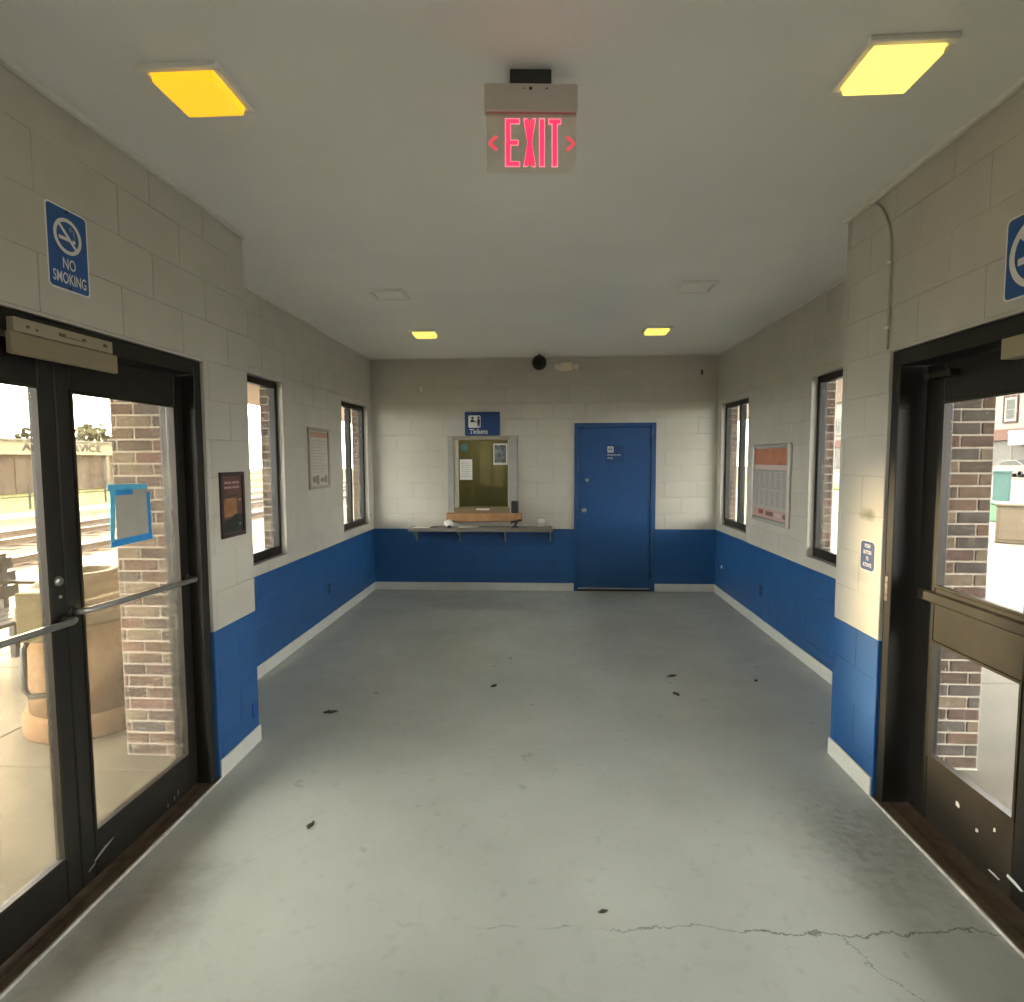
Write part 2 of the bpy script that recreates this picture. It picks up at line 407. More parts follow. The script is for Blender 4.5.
block_wall('wall_right_entrance', 'right entrance bay wall around the dark glazed doors', (PR, YP1, 0), -PI/2, YP1-mir(YP1), VRO-PR,
           [(YP1-EY1, YP1-EY0, 0, EH)], shift=0.04)
# the half of the waiting room behind the camera, the same again
block_wall('wall_front', 'end wall of painted blocks behind the viewer', (XR, YS, 0), PI, XR-XL, 0.2, [], blocks=False)
block_wall('wall_left_front', 'left wall of the waiting room behind the viewer', (XL, YS, 0), PI/2, D-YP1, XL-XLO,
           [(mir(b)-YS, mir(a)-YS, WZ0, WZ1) for a, b in WL], blocks=False)
block_wall('wall_right_front', 'right wall of the waiting room behind the viewer', (XR, mir(YP1), 0), -PI/2, D-YP1, XRO-XR,
           [(mir(YP1)-mir(a), mir(YP1)-mir(b), WZ0, WZ1) for a, b in WR], blocks=False)

# brickwork outside ----------------------------------------------------
BRK = {}
def brick_mesh(w_, m, dep, h_=0.0567):
    k = (round(w_*1000), m.name, round(dep*1000))
    if k not in BRK:
        me = MB().box(-w_/2, w_/2, -dep, 0.0, -h_/2, h_/2, b=0.003).mesh('brick'); me.materials.append(m); BRK[k] = me
    return BRK[k]
def bricks(parent, u0, u1, z0, z1, y, dep=0.006, anchor=0.0, pal=None):
    """running bond on a wall face, local x from u0 to u1, face at local y, bricks proud by dep"""
    z = z0; row = 0
    while z < z1-0.02:
        u = anchor - 2.0 + (0.1016 if row % 2 else 0)
        while u < u1:
            a, b = max(u, u0), min(u+0.2032, u1)
            if b-a > 0.025:
                o = bpy.data.objects.new('brick', brick_mesh(round(b-a-0.0095, 3), random.choice(pal or BRICKS), dep)); COL.objects.link(o)
                o.parent = parent; o.location = ((a+b)/2, y, z+0.0335)
            u += 0.2032
        z += 0.0667; row += 1
for side, (xa, xb, yb) in (('left', (XLO, VLO, 3.155)), ('right', (VRO, XRO, 3.225))):
    o = struct('wall_%s_return' % side, MB().box(xa, xb, yb, YP1, 0, H), MORTAR, 'outside brick return wall beside the %s doors' % side)
    bricks(o, xa, xb, 0.003, 2.62, yb, anchor=xa if side == 'left' else xb, pal=BRICKS if side == 'left' else [BRICKS[i] for i in (0, 1, 2, 2, 4, 4, 5)])
    struct('wall_%s_return_front' % side, MB().box(xa, xb, mir(YP1), mir(yb), 0, H), MORTAR, 'outside brick return wall behind the viewer, %s side' % side)

# baseboards and ceiling trim -------------------------------------------
BH, BT = 0.10, 0.014
def bb(name, label, *boxes):
    m = MB()
    for b in boxes: m.box(*b, b=0.003)
    return struct(name, m, BASEM, label)
bb('baseboard_back', 'pale grey baseboard along the end wall', (XL, DX0-0.003, D-BT, D-0.0029, 0, BH), (DX1+0.003, XR, D-BT, D-0.0029, 0, BH))
bb('baseboard_left', 'pale grey baseboard along the left wall', (XL+0.0029, XL+BT, YP1, D-BT, 0, BH))
bb('baseboard_right', 'pale grey baseboard along the right wall', (XR-BT, XR-0.0029, YP1, D-BT, 0, BH))
bb('baseboard_left_pier', 'pale baseboard at the foot of the left pier', (PL+0.0029, PL+BT, YP0+0.004, YP1, 0, BH))
bb('baseboard_right_pier', 'pale baseboard at the foot of the right pier', (PR-BT, PR-0.0029, YP0+0.004, YP1, 0, BH))
def strip(name, label, x0, x1, y0, y1, h=0.022):
    return struct(name, MB().box(x0, x1, y0, y1, H-h, H-0.0005, b=0.004), TRIMW, label)
strip('trim_1', 'thin painted ceiling trim over the left doors', PL+0.0029, PL+0.03, mir(YP1), YP1)
strip('trim_2', 'thin painted ceiling trim over the right doors', PR-0.03, PR-0.0029, mir(YP1), YP1)
strip('trim_3', 'thin painted ceiling trim along the left waiting room wall', XL+0.0029, XL+0.022, YP1, D-0.004, 0.016)
strip('trim_4', 'thin painted ceiling trim along the right waiting room wall', XR-0.022, XR-0.0029, YP1, D-0.004, 0.016)
strip('trim_5', 'thin painted ceiling trim along the end wall', XL+0.022, XR-0.022, D-0.018, D-0.0029, 0.012)

# windows ---------------------------------------------------------------
def window(n, label, loc, rz, w_, h_, mull, reveal=None):
    o = thing('window_%d' % n, label, 'window', loc, rz, kind='structure')
    y0, y1 = 0.045, 0.105; t, tb = 0.045, 0.075
    f = MB().box(0.002, t, y0, y1, 0.002, h_-0.002, b=0.004).box(w_-t, w_-0.002, y0, y1, 0.002, h_-0.002, b=0.004)
    f.box(t, w_-t, y0, y1, 0.002, tb, b=0.004).box(t, w_-t, y0, y1, h_-0.055, h_-0.002, b=0.004)
    f.build('window_frame', BRONZE, o)
    bx('mullion', BRONZE, o, mull-0.03, mull+0.03, y0-0.004, y1, tb, h_-0.055, b=0.004)
    for a, b in ((t, mull-0.03), (mull+0.03, w_-t)):
        bx('pane', WGLASS, o, a, b, 0.072, 0.078, tb, h_-0.055)
    return o
for i, (a, b) in enumerate(WL):
    window(i+1, ['tall narrow bronze window nearest the left doors', 'tall narrow bronze window in the far left corner'][i], (XL, a, WZ0), PI/2, b-a, WZ1-WZ0, [0.385, 0.42][i])
    window(i+5, ['bronze window behind the viewer nearest the left doors', 'bronze window behind the viewer in the left corner'][i], (XL, mir(b), WZ0), PI/2, b-a, WZ1-WZ0, 0.47)
for i, (a, b) in enumerate(WR):
    window(i+3, ['tall narrow bronze window nearest the right doors', 'tall narrow bronze window in the far right corner'][i], (XR, b, WZ0), -PI/2, b-a, WZ1-WZ0, [0.56, 0.545][i])
    window(i+7, ['bronze window behind the viewer nearest the right doors', 'bronze window behind the viewer in the right corner'][i], (XR, mir(a), WZ0), -PI/2, b-a, WZ1-WZ0, 0.47)
# outside brick jambs of the windows in view (far side of each opening)
for side, wins, x0, x1 in (('left', WL, XLO-0.012, XL-0.108), ('right', WR, XR+0.108, XRO-0.012)):
    for i, (a, b) in enumerate(wins):
        o = struct('trim_%d' % (6+i+(0 if side == 'left' else 2)), MB().box(x0, x1, b-0.012, b-0.0005, WZ0, WZ1), MORTAR,
                   'brick jamb outside the %s %s window' % (['nearer', 'farther'][i], side))
        bricks(o, x0, x1, WZ0+0.003, WZ1, b-0.012, dep=0.008, anchor=x0-0.06)

# ------------------------------------------------------------------ entrance doors
def entrance_frame(n, label, loc, rz, w_):
    """local x along the wall from the opening edge, -Y into the room"""
    o = thing('trim_%d' % n, label, 'door frame', loc, rz, kind='structure')
    y0, y1, t = 0.012, 0.199, 0.062
    for a in (0.003, w_-t): bx('jamb', BRONZE, o, a, a+t-0.003, y0, y1, 0, EH-0.003, b=0.003)
    bx('head', BRONZE, o, t, w_-t, y0, y1, EH-0.075, EH-0.003, b=0.003)
    m = MB().box(0.003, w_-0.003, y0-0.02, y1, 0.0005, 0.012)
    for k in range(5): m.box(0.066, w_-0.066, y0-0.012+k*0.009, y0-0.008+k*0.009, 0.012, 0.0155)
    m.build('threshold', mat('worn_threshold', (0.12, 0.085, 0.055), 0.5, metal=0.4, var=0.3, scale=20), o)
    bx('painted_edge', mat('chipped_white_paint', (0.5, 0.49, 0.44), 0.7, var=0.3, scale=25), o, 0.003, w_-0.003, y0-0.028, y0-0.02, 0.0005, 0.0125)
    return o

def chips(parent, y, spots, m=None):
    for (u, v, a, b, sl) in spots:
        MB().prism([(u-a, v-b-sl), (u+a*0.7, v-b*0.6+sl), (u+a, v+b*0.4+sl), (u+a*0.1, v+b+sl*.3), (u-a*0.9, v+b*0.5-sl)], -y, -y+0.0008).build('paint_chip', m or SIGNW, parent)

def leaf(n, label, loc, rz, w_, lo, hi, mid=None, hinge='r', stile=0.07, bar_on=True, ybar=None, br=0.18):
    """door leaf, local x 0..w_, standing on z=0; mid=(z0,z1) of a lock rail"""
    o = thing('door_%d' % n, label, 'door', loc, rz, kind='structure')
    y0, y1 = 0.0, 0.045; top = 2.105
    bx('stile', BRONZE, o, 0.002, stile, y0, y1, 0.018, top, b=0.004); bx('stile', BRONZE, o, w_-stile, w_-0.002, y0, y1, 0.018, top, b=0.004)
    bx('top_rail', BRONZE, o, stile, w_-stile, y0, y1, hi, top, b=0.004)
    br_ = bx('bottom_rail', BRONZE2 if mid else BRONZE, o, stile, w_-stile, y0, y1, 0.018, lo, b=0.004)
    spans = [(lo, hi)]
    if mid:
        bx('lock_rail', BRONZE2, o, stile, w_-stile, y0, y1, mid[0], mid[1], b=0.004); spans = [(lo, mid[0]), (mid[1], hi)]
    for (a, b) in spans:
        bx('pane', RGLASS if mid else GLASS, o, stile, w_-stile, 0.019, 0.025, a, b)
        fr = MB(); g = 0.011
        fr.box(stile, stile+g, -0.004, 0.018, a, b).box(w_-stile-g, w_-stile, -0.004, 0.018, a, b).box(stile+g, w_-stile-g, -0.004, 0.018, a, a+g).box(stile+g, w_-stile-g, -0.004, 0.018, b-g, b)
        fr.build('glazing_bead', BRONZE2, o)
    return o

# left-hand pair: wall face x = PL, leaves set back
LF = PL-0.075                                        # room-side face of the left leaves
entrance_frame(10, 'dark bronze frame and sill of the left glass doors', (PL, EY0, 0), PI/2, EY1-EY0)
WLEAF = (EY1-EY0)/2-0.062
d1 = leaf(1, 'far glass leaf of the left entrance with a taped paper', (LF, YM, 0), PI/2, WLEAF, 0.20, 1.955)
d2 = leaf(2, 'near glass leaf of the left entrance, cut off by the picture edge', (LF, YM-WLEAF, 0), PI/2, WLEAF, 0.19, 1.957)
for d, a, b, zz in ((d1, 0.02, WLEAF-0.025, (1.118, 1.095)), (d2, 0.02, WLEAF-0.02, (1.11, 1.095))):
    MB().tube([(a, -0.003, zz[0]), (a, -0.045, zz[0]), (a+0.02, -0.055, zz[0]), (b-0.02, -0.055, zz[1]), (b, -0.045, zz[1]), (b, -0.003, zz[1])], 0.0125, 12).build('push_bar', STEEL, d, True)
    for (q, z_) in ((a, zz[0]), (b, zz[1])):
        MB().lathe([(0.024, 0), (0.024, 0.006), (0.016, 0.012)], (q, 0, z_), 16, 'y').build('bar_mount', BRONZE, d, True)
MB().lathe([(0.019, 0), (0.019, 0.005), (0.015, 0.011), (0.0, 0.011)], (WLEAF-0.035, 0, 1.245), 20, 'y').build('lock_cylinder', STEEL, d2, True)
MB().lathe([(0.006, 0), (0.006, 0.005), (0.0, 0.006)], (WLEAF-0.03, 0, 1.185), 10, 'y').build('screw', STEEL, d2, True)
chips(d1, 0.0, [(0.115, 0.105, 0.055, 0.007, 0.012), (0.05, 0.075, 0.02, 0.004, 0.004), (0.60, 0.06, 0.004, 0.016, 0), (0.57, 0.05, 0.004, 0.012, 0), (0.52, 0.045, 0.004, 0.01, 0)],
      mat('scuffed_paint', (0.26, 0.26, 0.23), 0.8))
# operator box over the left doors
op = thing('door_operator', 'pale two-piece door operator cover over the left glass doors', 'operator', (PL-0.0115, 1.835, 2.037), PI/2)
BEIGE = mat('operator_beige', (0.26, 0.215, 0.14), 0.6, var=0.06)
bx('cover', BEIGE, op, 0.0, 0.478, -0.022, 0.0, 0.0, 0.072, b=0.004)
bx('label_plate', mat('label_cream', (0.32, 0.275, 0.19), 0.6, var=0.05), op, 0.008, 0.445, -0.027, 0.0, 0.0725, 0.118, b=0.002)
for (u, v, ww, hh) in ((0.06, 0.094, 0.012, 0.010), (0.095, 0.090, 0.010, 0.008), (0.20, 0.096, 0.03, 0.012), (0.25, 0.092, 0.09, 0.003), (0.30, 0.098, 0.016, 0.010), (0.405, 0.097, 0.02, 0.012)):
    bx('worn_mark', mat('faded_ink', (0.10, 0.085, 0.05), 0.8), op, u-ww/2, u+ww/2, -0.0278, -0.0271, v-hh/2, v+hh/2)

# right-hand pair
RF = PR+0.125
entrance_frame(11, 'dark bronze frame and ribbed sill of the right doors', (PR, EY1, 0), -PI/2, EY1-EY0)
d3 = leaf(3, 'far glazed leaf of the right entrance with wide lock rail', (RF, EY1-0.075, 0), -PI/2, WLEAF-0.013, 0.325, 1.935, mid=(0.862, 1.105), stile=0.125)
d4 = leaf(4, 'near glazed leaf of the right entrance, cut off by the picture edge', (RF, YM, 0), -PI/2, WLEAF-0.013, 0.325, 1.935, mid=(0.862, 1.105), stile=0.125)
for d in (d3, d4):
    bx('push_panel', BRONZE2, d, 0.03, WLEAF-0.045, -0.022, -0.0005, 1.035, 1.085, b=0.006)
chips(d3, 0.0, [(0.335, 0.215, 0.012, 0.013, -0.004), (0.45, 0.175, 0.008, 0.009, 0), (0.54, 0.235, 0.006, 0.010, 0), (0.55, 0.06, 0.03, 0.005, -0.002), (0.65, 0.10, 0.04, 0.008, -0.006)])
o = thing('door_closer', 'dark overhead closer arm on the right doors', 'door closer', (RF-0.0005, 2.80, 2.035), -PI/2)
bx('body', BRONZE2, o, 0.0, 0.17, -0.045, 0.0, 0.0, 0.03, b=0.004); bx('arm', BRONZE2, o, 0.05, 0.06, -0.054, -0.0455, 0.004, 0.026, b=0.002)
o = thing('label_plate', 'small cream label plate above the right doors', 'label plate', (PR+0.0115, 2.315, 2.118), -PI/2)
o.location = (PR+0.0115, 2.243, 2.036)
bx('plate', mat('label_cream', (0.32, 0.275, 0.19), 0.6), o, 0.0, 0.42, -0.008, 0.05, 0.0, 0.0735, b=0.002)
# strike plate on the right jamb
o = thing('strike_plate', 'small worn steel strike plate on the right door jamb', 'plate', (PR+0.0115, 2.91, 1.0), -PI/2)
bx('plate', mat('worn_steel', (0.16, 0.14, 0.11), 0.5, metal=0.5, var=0.4, scale=40), o, 0.0, 0.024, -0.002, 0.0, 0.0, 0.12, b=0.0008)
for z in (0.03, 0.09): MB().lathe([(0.005, 0), (0.005, 0.0015), (0, 0.002)], (0.014, -0.002, z), 10, 'y').build('screw', DARK, o)

# taped paper on the far left leaf
pp = thing('taped_paper', 'grey paper held with blue tape on the left glass door', 'paper', (LF-0.018, 2.362, 1.328), PI/2)
bx('sheet', mat('sheet_grey', (0.40, 0.38, 0.33), 0.85, var=0.05), pp, 0.03, 0.235, -0.0008, 0.0, 0.022, 0.245)
TAPE = mat('blue_tape', (0.02, 0.25, 0.62), 0.6, var=0.15, scale=40); TAPE2 = mat('light_blue_tape', (0.10, 0.45, 0.70), 0.6, var=0.15, scale=40)
for pts, m_, nn in (([(-0.012, 0.235), (0.23, 0.232), (0.233, 0.254), (-0.008, 0.262)], TAPE2, 0.0012), ([(0.0, 0.213), (0.14, 0.213), (0.135, 0.236), (0.0, 0.236)], TAPE, 0.0018),
                    ([(-0.01, 0.02), (0.012, 0.02), (0.034, 0.25), (0.004, 0.25)], TAPE2, 0.0030), ([(0.232, 0.02), (0.252, 0.02), (0.25, 0.215), (0.226, 0.215)], TAPE, 0.0016),
                    ([(-0.012, -0.004), (0.256, 0.0), (0.252, 0.03), (0.0, 0.026)], TAPE, 0.0026)):
    MB().prism(pts, 0.0008, nn).build('tape_strip', m_, pp)

# ------------------------------------------------------------------ end wall: blue door
door = thing('door_5', 'flat blue steel door in a blue frame on the end wall', 'door', (DX0, D, 0), 0, kind='structure')
W = DX1-DX0; ft = 0.05
fr = MB().box(0, ft, -0.018, 0.1, 0, DH, b=0.004).box(W-ft, W, -0.018, 0.1, 0, DH, b=0.004).box(ft, W-ft, -0.018, 0.1, DH-ft, DH, b=0.004)
fr.build('door_frame', DBLUE, door)
bx('leaf', DBLUE, door, ft+0.004, W-ft-0.004, 0.0, 0.044, 0.03, DH-ft-0.004, b=0.004)
bx('door_sweep', mat('sweep_pale', (0.5, 0.5, 0.47), 0.5), door, ft+0.004, W-ft-0.004, -0.006, 0.0, 0.028, 0.04)
bx('threshold', BLACK, door, ft, W-ft, -0.01, 0.06, 0.0006, 0.016)
for z in (1.9, 1.04, 0.22):
    h = MB().tube([(W-ft, -0.012, z-0.05), (W-ft, -0.012, z+0.05)], 0.008, 10); h.box(W-ft-0.03, W-ft, -0.003, 0.0, z-0.05, z+0.05); h.build('hinge', SIGND, door)
k = MB().lathe([(0.032, 0), (0.032, 0.006), (0.012, 0.012), (0.012, 0.03), (0.026, 0.042), (0.028, 0.055), (0.018, 0.066), (0, 0.068)], (0.125, 0.0, 1.04), 20, 'y').build('knob', STEEL, door, True)
MB().lathe([(0.024, 0), (0.024, 0.008), (0.018, 0.014), (0, 0.014)], (0.16, 0.0, 1.42), 20, 'y').build('deadbolt', STEEL, door, True)
s = thing('employees_sign', 'small dark blue notice with white pictogram on the blue door', 'sign', (0.872, D, 1.745), 0)
MB().prism(rrect(0.23, 0.23, 0.012), 0.0006, 0.005).build('plate', SIGND, s)
MB().prism(rrect(0.075, 0.075, 0.012, -0.055, 0.058), 0.005, 0.0055).build('pictogram_square', SIGNW, s)
MB().ring(circ(0.026, -0.055, 0.058, 24), circ(0.018, -0.055, 0.058, 24), 0.0055, 0.006).build('pictogram', SIGND, s)
MB().prism(bar((-0.073, 0.058), (-0.037, 0.058), 0.010), 0.0055, 0.006).build('pictogram', SIGND, s)
text('Employees', SIGNW, s, -0.093, -0.025, 0.0056, 0.028, 0.165, 0.01, align='LEFT')
text('Only', SIGNW, s, -0.093, -0.066, 0.0056, 0.028, 0.07, 0.01, align='LEFT')

# ------------------------------------------------------------------ ticket window
tw = thing('ticket_window', 'ticket window with grey metal jambs and green glass on the end wall', 'ticket window', (TX0, D, TZ0), 0)
W, Hh = TX1-TX0, TZ1-TZ0
bx('jamb', GREYMET, tw, 0.003, 0.075, -0.03, 0.19, 0.05, Hh-0.003, b=0.004); bx('jamb', GREYMET, tw, W-0.105, W-0.003, -0.03, 0.19, 0.05, Hh-0.003, b=0.004)
bx('head', mat('ticket_head', (0.30, 0.265, 0.20), 0.5), tw, 0.075, W-0.105, -0.035, 0.19, Hh-0.05, Hh-0.003, b=0.004)
PF = mat('pane_frame', (0.46, 0.42, 0.33), 0.5)
m = MB().box(0.075, 0.135, -0.012, 0.03, 0.115, Hh-0.05, b=0.004).box(W-0.125, W-0.105, -0.012, 0.03, 0.115, Hh-0.05, b=0.004)
m.build('pane_frame', PF, tw)
bx('pane', TGLASS, tw, 0.135, W-0.125, 0.005, 0.012, 0.115, Hh-0.05)
bx('lower_rail', mat('rail_brown', (0.21, 0.155, 0.09), 0.5), tw, 0.075, W-0.105, -0.03, 0.19, 0.05, 0.115, b=0.004)
bx('speak_slot', SIGNW, tw, 0.36, 0.53, -0.034, -0.0305, 0.085, 0.105, b=0.001)
bx('ledge', WOOD, tw, -0.012, 0.945, -0.12, -0.005, -0.055, 0.05, b=0.005)
# papers stuck to the glass
s = thing('notice_sheet', 'white printed notice stuck inside the ticket window glass', 'paper', (TX0+0.23, D+0.0030, TZ0+0.60), 0)
bx('sheet', PAPER, s, -0.08, 0.08, -0.0006, 0.0, -0.13, 0.13)
for k in range(9): bx('text_line', mat('grey_ink', (0.36, 0.36, 0.34), 0.8), s, -0.06, 0.05+0.01*((k*7) % 3-1), -0.0009, -0.0007, 0.095-k*0.024, 0.101-k*0.024)
s = thing('photo_poster', 'small dark photo poster stuck in the top right of the ticket glass', 'poster', (TX0+0.67, D+0.0030, TZ0+0.795), 0)
bx('sheet', PAPER, s, -0.09, 0.09, -0.0006, 0.0, -0.135, 0.135)
MB().box(-0.075, 0.075, -0.0009, -0.0007, -0.11, 0.115).build('picture', mat('photo_print', (0.03, 0.045, 0.05), 0.6, col2=(0.30, 0.34, 0.33), scale=16), s)
s = thing('round_sticker', 'teal round sticker at the top left of the ticket glass', 'sticker', (TX0+0.215, D+0.0030, TZ0+0.88), 0)
MB().ring(circ(0.05), circ(0.03), 0.0, 0.0006).build('ring', mat('teal_print', (0.05, 0.20, 0.24), 0.6), s)
MB().prism(circ(0.02), 0.0, 0.0006).build('dot', MATS['teal_print'], s)
# ticket office behind the glass
OFM = mat('office_wall', (0.185, 0.17, 0.088), 0.8, var=0.12, scale=2)
m = MB(); x0, x1, y0, y1, z1 = -1.95, 0.2, D+0.2, D+1.9, 2.5
m.box(x0, x1, y1, y1+0.05, 0, z1).box(x0-0.05, x0, y0, y1, 0, z1).box(x1, x1+0.05, y0, y1, 0, z1).box(x0, x1, y0, y1, -0.05, 0).box(x0, x1, y0, y1, z1, z1+0.05)
m.box(DX0-0.1, DX1+0.1, D+0.2, D+0.25, -0.05, DH+0.1)  # unseen panel added behind the blue door to stop light leaking through
struct('wall_office', m, OFM, 'olive walls of the ticket office, with an added light block behind the blue door')
o = thing('office_fill', 'added unseen light panel brightening the ticket office', 'light', (-0.9, D+1.0, z1), 0)  # unseen lamp added to brighten the office seen through the glass
bx('housing', GREYMET, o, -0.3, 0.3, -0.15, 0.15, -0.04, -0.0005); bx('fill_panel', mat('office_fill_panel', (0.8, 0.8, 0.7), 0.6, emit=(1, 0.95, 0.75), estr=20.0), o, -0.27, 0.27, -0.12, 0.12, -0.052, -0.0405)

# TICKETS sign
s = thing('tickets_sign', 'dark blue Tickets sign standing above the ticket window', 'sign', (-0.795, D-0.006, 2.134), 0)
MB().prism(rrect(0.445, 0.30, 0.015), 0.0, 0.012).build('plate', SIGND, s)
MB().prism(rrect(0.155, 0.155, 0.018, -0.10, 0.028), 0.012, 0.0126).build('pictogram_square', SIGNW, s)
pg = MB()
pg.prism(circ(0.015, -0.047, 0.078, 14), 0.0126, 0.0132).prism(rrect(0.034, 0.06, 0.008, -0.047, 0.03, 3), 0.0126, 0.0132).prism([(-0.062, -0.035), (-0.05, -0.035), (-0.047, 0.0), (-0.062, 0.0)], 0.0126, 0.0132).prism([(-0.044, -0.035), (-0.032, -0.035), (-0.032, 0.0), (-0.047, 0.0)], 0.0126, 0.0132)
pg.build('customer_figure', BLACK, s)
pg = MB(); pg.prism(circ(0.016, -0.125, 0.074, 14), 0.0126, 0.0132).prism([(-0.158, 0.02), (-0.095, 0.02), (-0.108, 0.054), (-0.14, 0.054)], 0.0126, 0.0132).prism([(-0.098, 0.02), (-0.068, 0.02), (-0.068, 0.03), (-0.098, 0.03)], 0.0126, 0.0132)
pg.build('clerk_figure', BLACK, s)
text('Tickets', SIGNW, s, -0.165, -0.128, 0.0127, 0.062, 0.235, 0.02, align='LEFT')

# counter shelf
sh = thing('counter_shelf', 'long grey counter shelf on brackets under the ticket window', 'shelf', (-1.70, D-0.0146, 0), 0)
bx('board', mat('shelf_laminate', (0.20, 0.19, 0.165), 0.45, var=0.06), sh, 0.0, 1.79, -0.30, 0.01, 0.795, 0.835, b=0.004)
for u in (0.05, 0.605, 1.19, 1.765):
    m = MB()
    m.box(u-0.008, u+0.008, -0.005, 0.0095, 0.64, 0.795).box(u-0.008, u+0.008, -0.25, -0.005, 0.783, 0.795)
    V = [(u-0.004, -0.24, 0.783), (u-0.004, -0.005, 0.66), (u-0.004, -0.005, 0.783), (u+0.004, -0.24, 0.783), (u+0.004, -0.005, 0.66), (u+0.004, -0.005, 0.783)]
    m.add(V, [(0, 1, 2), (3, 5, 4), (0, 3, 4, 1), (1, 4, 5, 2), (2, 5, 3, 0)])
    m.build('bracket', GREYMET, sh)
SZ = 0.8352
# things on the counter and ledge
LEDGE_Z = TZ0+0.0502
o = thing('speaker_box', 'small dark speaker box standing on the wooden ticket ledge', 'speaker', (-0.385, D-0.075, LEDGE_Z), 0)
bx('case', DARK, o, -0.045, 0.045, -0.03, 0.03, 0.0, 0.155, b=0.01)
m = MB()
for k in range(6): m.box(-0.034, 0.034, -0.0325, -0.0301, 0.03+k*0.018, 0.038+k*0.018)
m.build('grille', BLACK, o)
o = thing('card_reader', 'dark card reader on a slanted foot at the right of the counter', 'card reader', (-0.37, D-0.16, SZ), 0)
bx('foot', DARK, o, -0.05, 0.04, -0.04, 0.04, 0.0, 0.012, b=0.004)
MB().prism([(-0.03, 0.012), (0.0, 0.012), (0.035, 0.065), (-0.005, 0.065)], -0.02, 0.02).build('stem', DARK, o)
MB().prism([(-0.065, 0.045), (0.075, 0.085), (0.075, 0.105), (-0.06, 0.075)], -0.035, 0.035).build('head', DARK, o)
o = thing('crumpled_tissue', 'crumpled white tissue at the left end under the wooden ledge', 'tissue', (-1.20, D-0.17, SZ), 0)
bmv = MB(); NS, NR = 14, 8; V = []; Fs = []
for i in range(NR+1):
    for j in range(NS):
        th = PI*i/NR; ph = 2*PI*j/NS; r = 1+0.35*random.uniform(-1, 1)
        V.append((0.065*r*math.sin(th)*math.cos(ph), 0.045*r*math.sin(th)*math.sin(ph), 0.045+0.043*max(-1, r*math.cos(th))))
for i in range(NR):
    for j in range(NS): Fs.append((i*NS+j, (i+1)*NS+j, (i+1)*NS+(j+1) % NS, i*NS+(j+1) % NS))
bmv.add(V, Fs).build('wad', SIGNW, o)
bx('dark_wrapper', DARK, o, -0.02, 0.03, -0.075, -0.055, 0.0005, 0.03, b=0.004)
o = thing('leaflet', 'black leaflet lying flat on the counter beside the tissue', 'leaflet', (-0.96, D-0.2, SZ), 0.12)
bx('cover', BLACK, o, -0.13, 0.13, -0.07, 0.07, 0.0, 0.006, b=0.001); bx('pages', PAPER, o, -0.127, 0.128, -0.067, 0.067, 0.0062, 0.009)
o = thing('paper_pile', 'loose white papers at the left end of the counter', 'papers', (-1.54, D-0.17, SZ), -0.1)
bx('sheet', PAPER, o, -0.11, 0.10, -0.08, 0.08, 0.0, 0.004); bx('sheet', PAPER, o, -0.09, 0.11, -0.07, 0.085, 0.0042, 0.009)
o = thing('black_pen', 'black pen lying across the counter papers', 'pen', (-1.40, D-0.22, SZ+0.006), 0.3)
MB().tube([(-0.07, 0, 0), (0.05, 0, 0), (0.07, 0, 0)], [0.005, 0.005, 0.001], 8).build('barrel', BLACK, o); MB().tube([(-0.075, 0, 0), (-0.07, 0, 0)], 0.0035, 8).build('clicker', STEEL, o)
o = thing('acrylic_holder', 'clear acrylic leaflet holder at the right end of the counter', 'leaflet holder', (-0.05, D-0.13, SZ), 0)
bx('back_panel', ACRYL, o, -0.05, 0.05, 0.02, 0.024, 0.0, 0.12); bx('front_panel', ACRYL, o, -0.05, 0.05, -0.024, -0.02, 0.0, 0.06)
bx('base', ACRYL, o, -0.05, 0.05, -0.02, 0.02, 0.0, 0.004); bx('leaflet_stack', PAPER, o, -0.045, 0.045, 0.0, 0.018, 0.0045, 0.105)

# black ball speaker and emergency light on the end wall
o = thing('ball_speaker', 'black ball on a short stem at the top of the end wall', 'speaker', (-0.072, D-0.24, H), 0)
MB().tube([(0, 0.06, -0.0005), (0, 0.06, -0.03), (0, 0, -0.05)], 0.014, 10).build('stem', BLACK, o)
prof = [(0.0, -0.20)] + [(0.09*math.sin(PI*i/14), -0.112-0.09*math.cos(PI*i/14)) for i in range(1, 14)] + [(0.0, -0.022)]
MB().lathe(prof, seg=24).build('ball', BLACK, o, True)
o = thing('emergency_light', 'white emergency light with two small lamps on the end wall', 'light', (0.265, D-0.0030, 2.835), 0)
EML = mat('emergency_plastic', (0.85, 0.75, 0.60), 0.5)
V = [(-0.085, 0, -0.055), (0.085, 0, -0.055), (0.085, 0, 0.05), (-0.085, 0, 0.05), (-0.075, -0.07, -0.05), (0.075, -0.07, -0.05), (0.055, -0.07, 0.04), (-0.055, -0.07, 0.04)]
MB().add(V, [(4, 5, 6, 7), (0, 1, 5, 4), (1, 2, 6, 5), (2, 3, 7, 6), (3, 0, 4, 7), (3, 2, 1, 0)]).build('case', EML, o)
for sgn in (-1, 1):
    MB().lathe([(0.022, 0.0), (0.034, 0.03), (0.036, 0.05), (0.030, 0.052), (0, 0.046)], (sgn*0.115, -0.015, -0.012), 16, 'y').build('lamp_head', SIGNW, o, True)
    MB().tube([(sgn*0.08, -0.025, -0.012), (sgn*0.1, -0.025, -0.012)], 0.01, 8).build('swivel', EML, o)
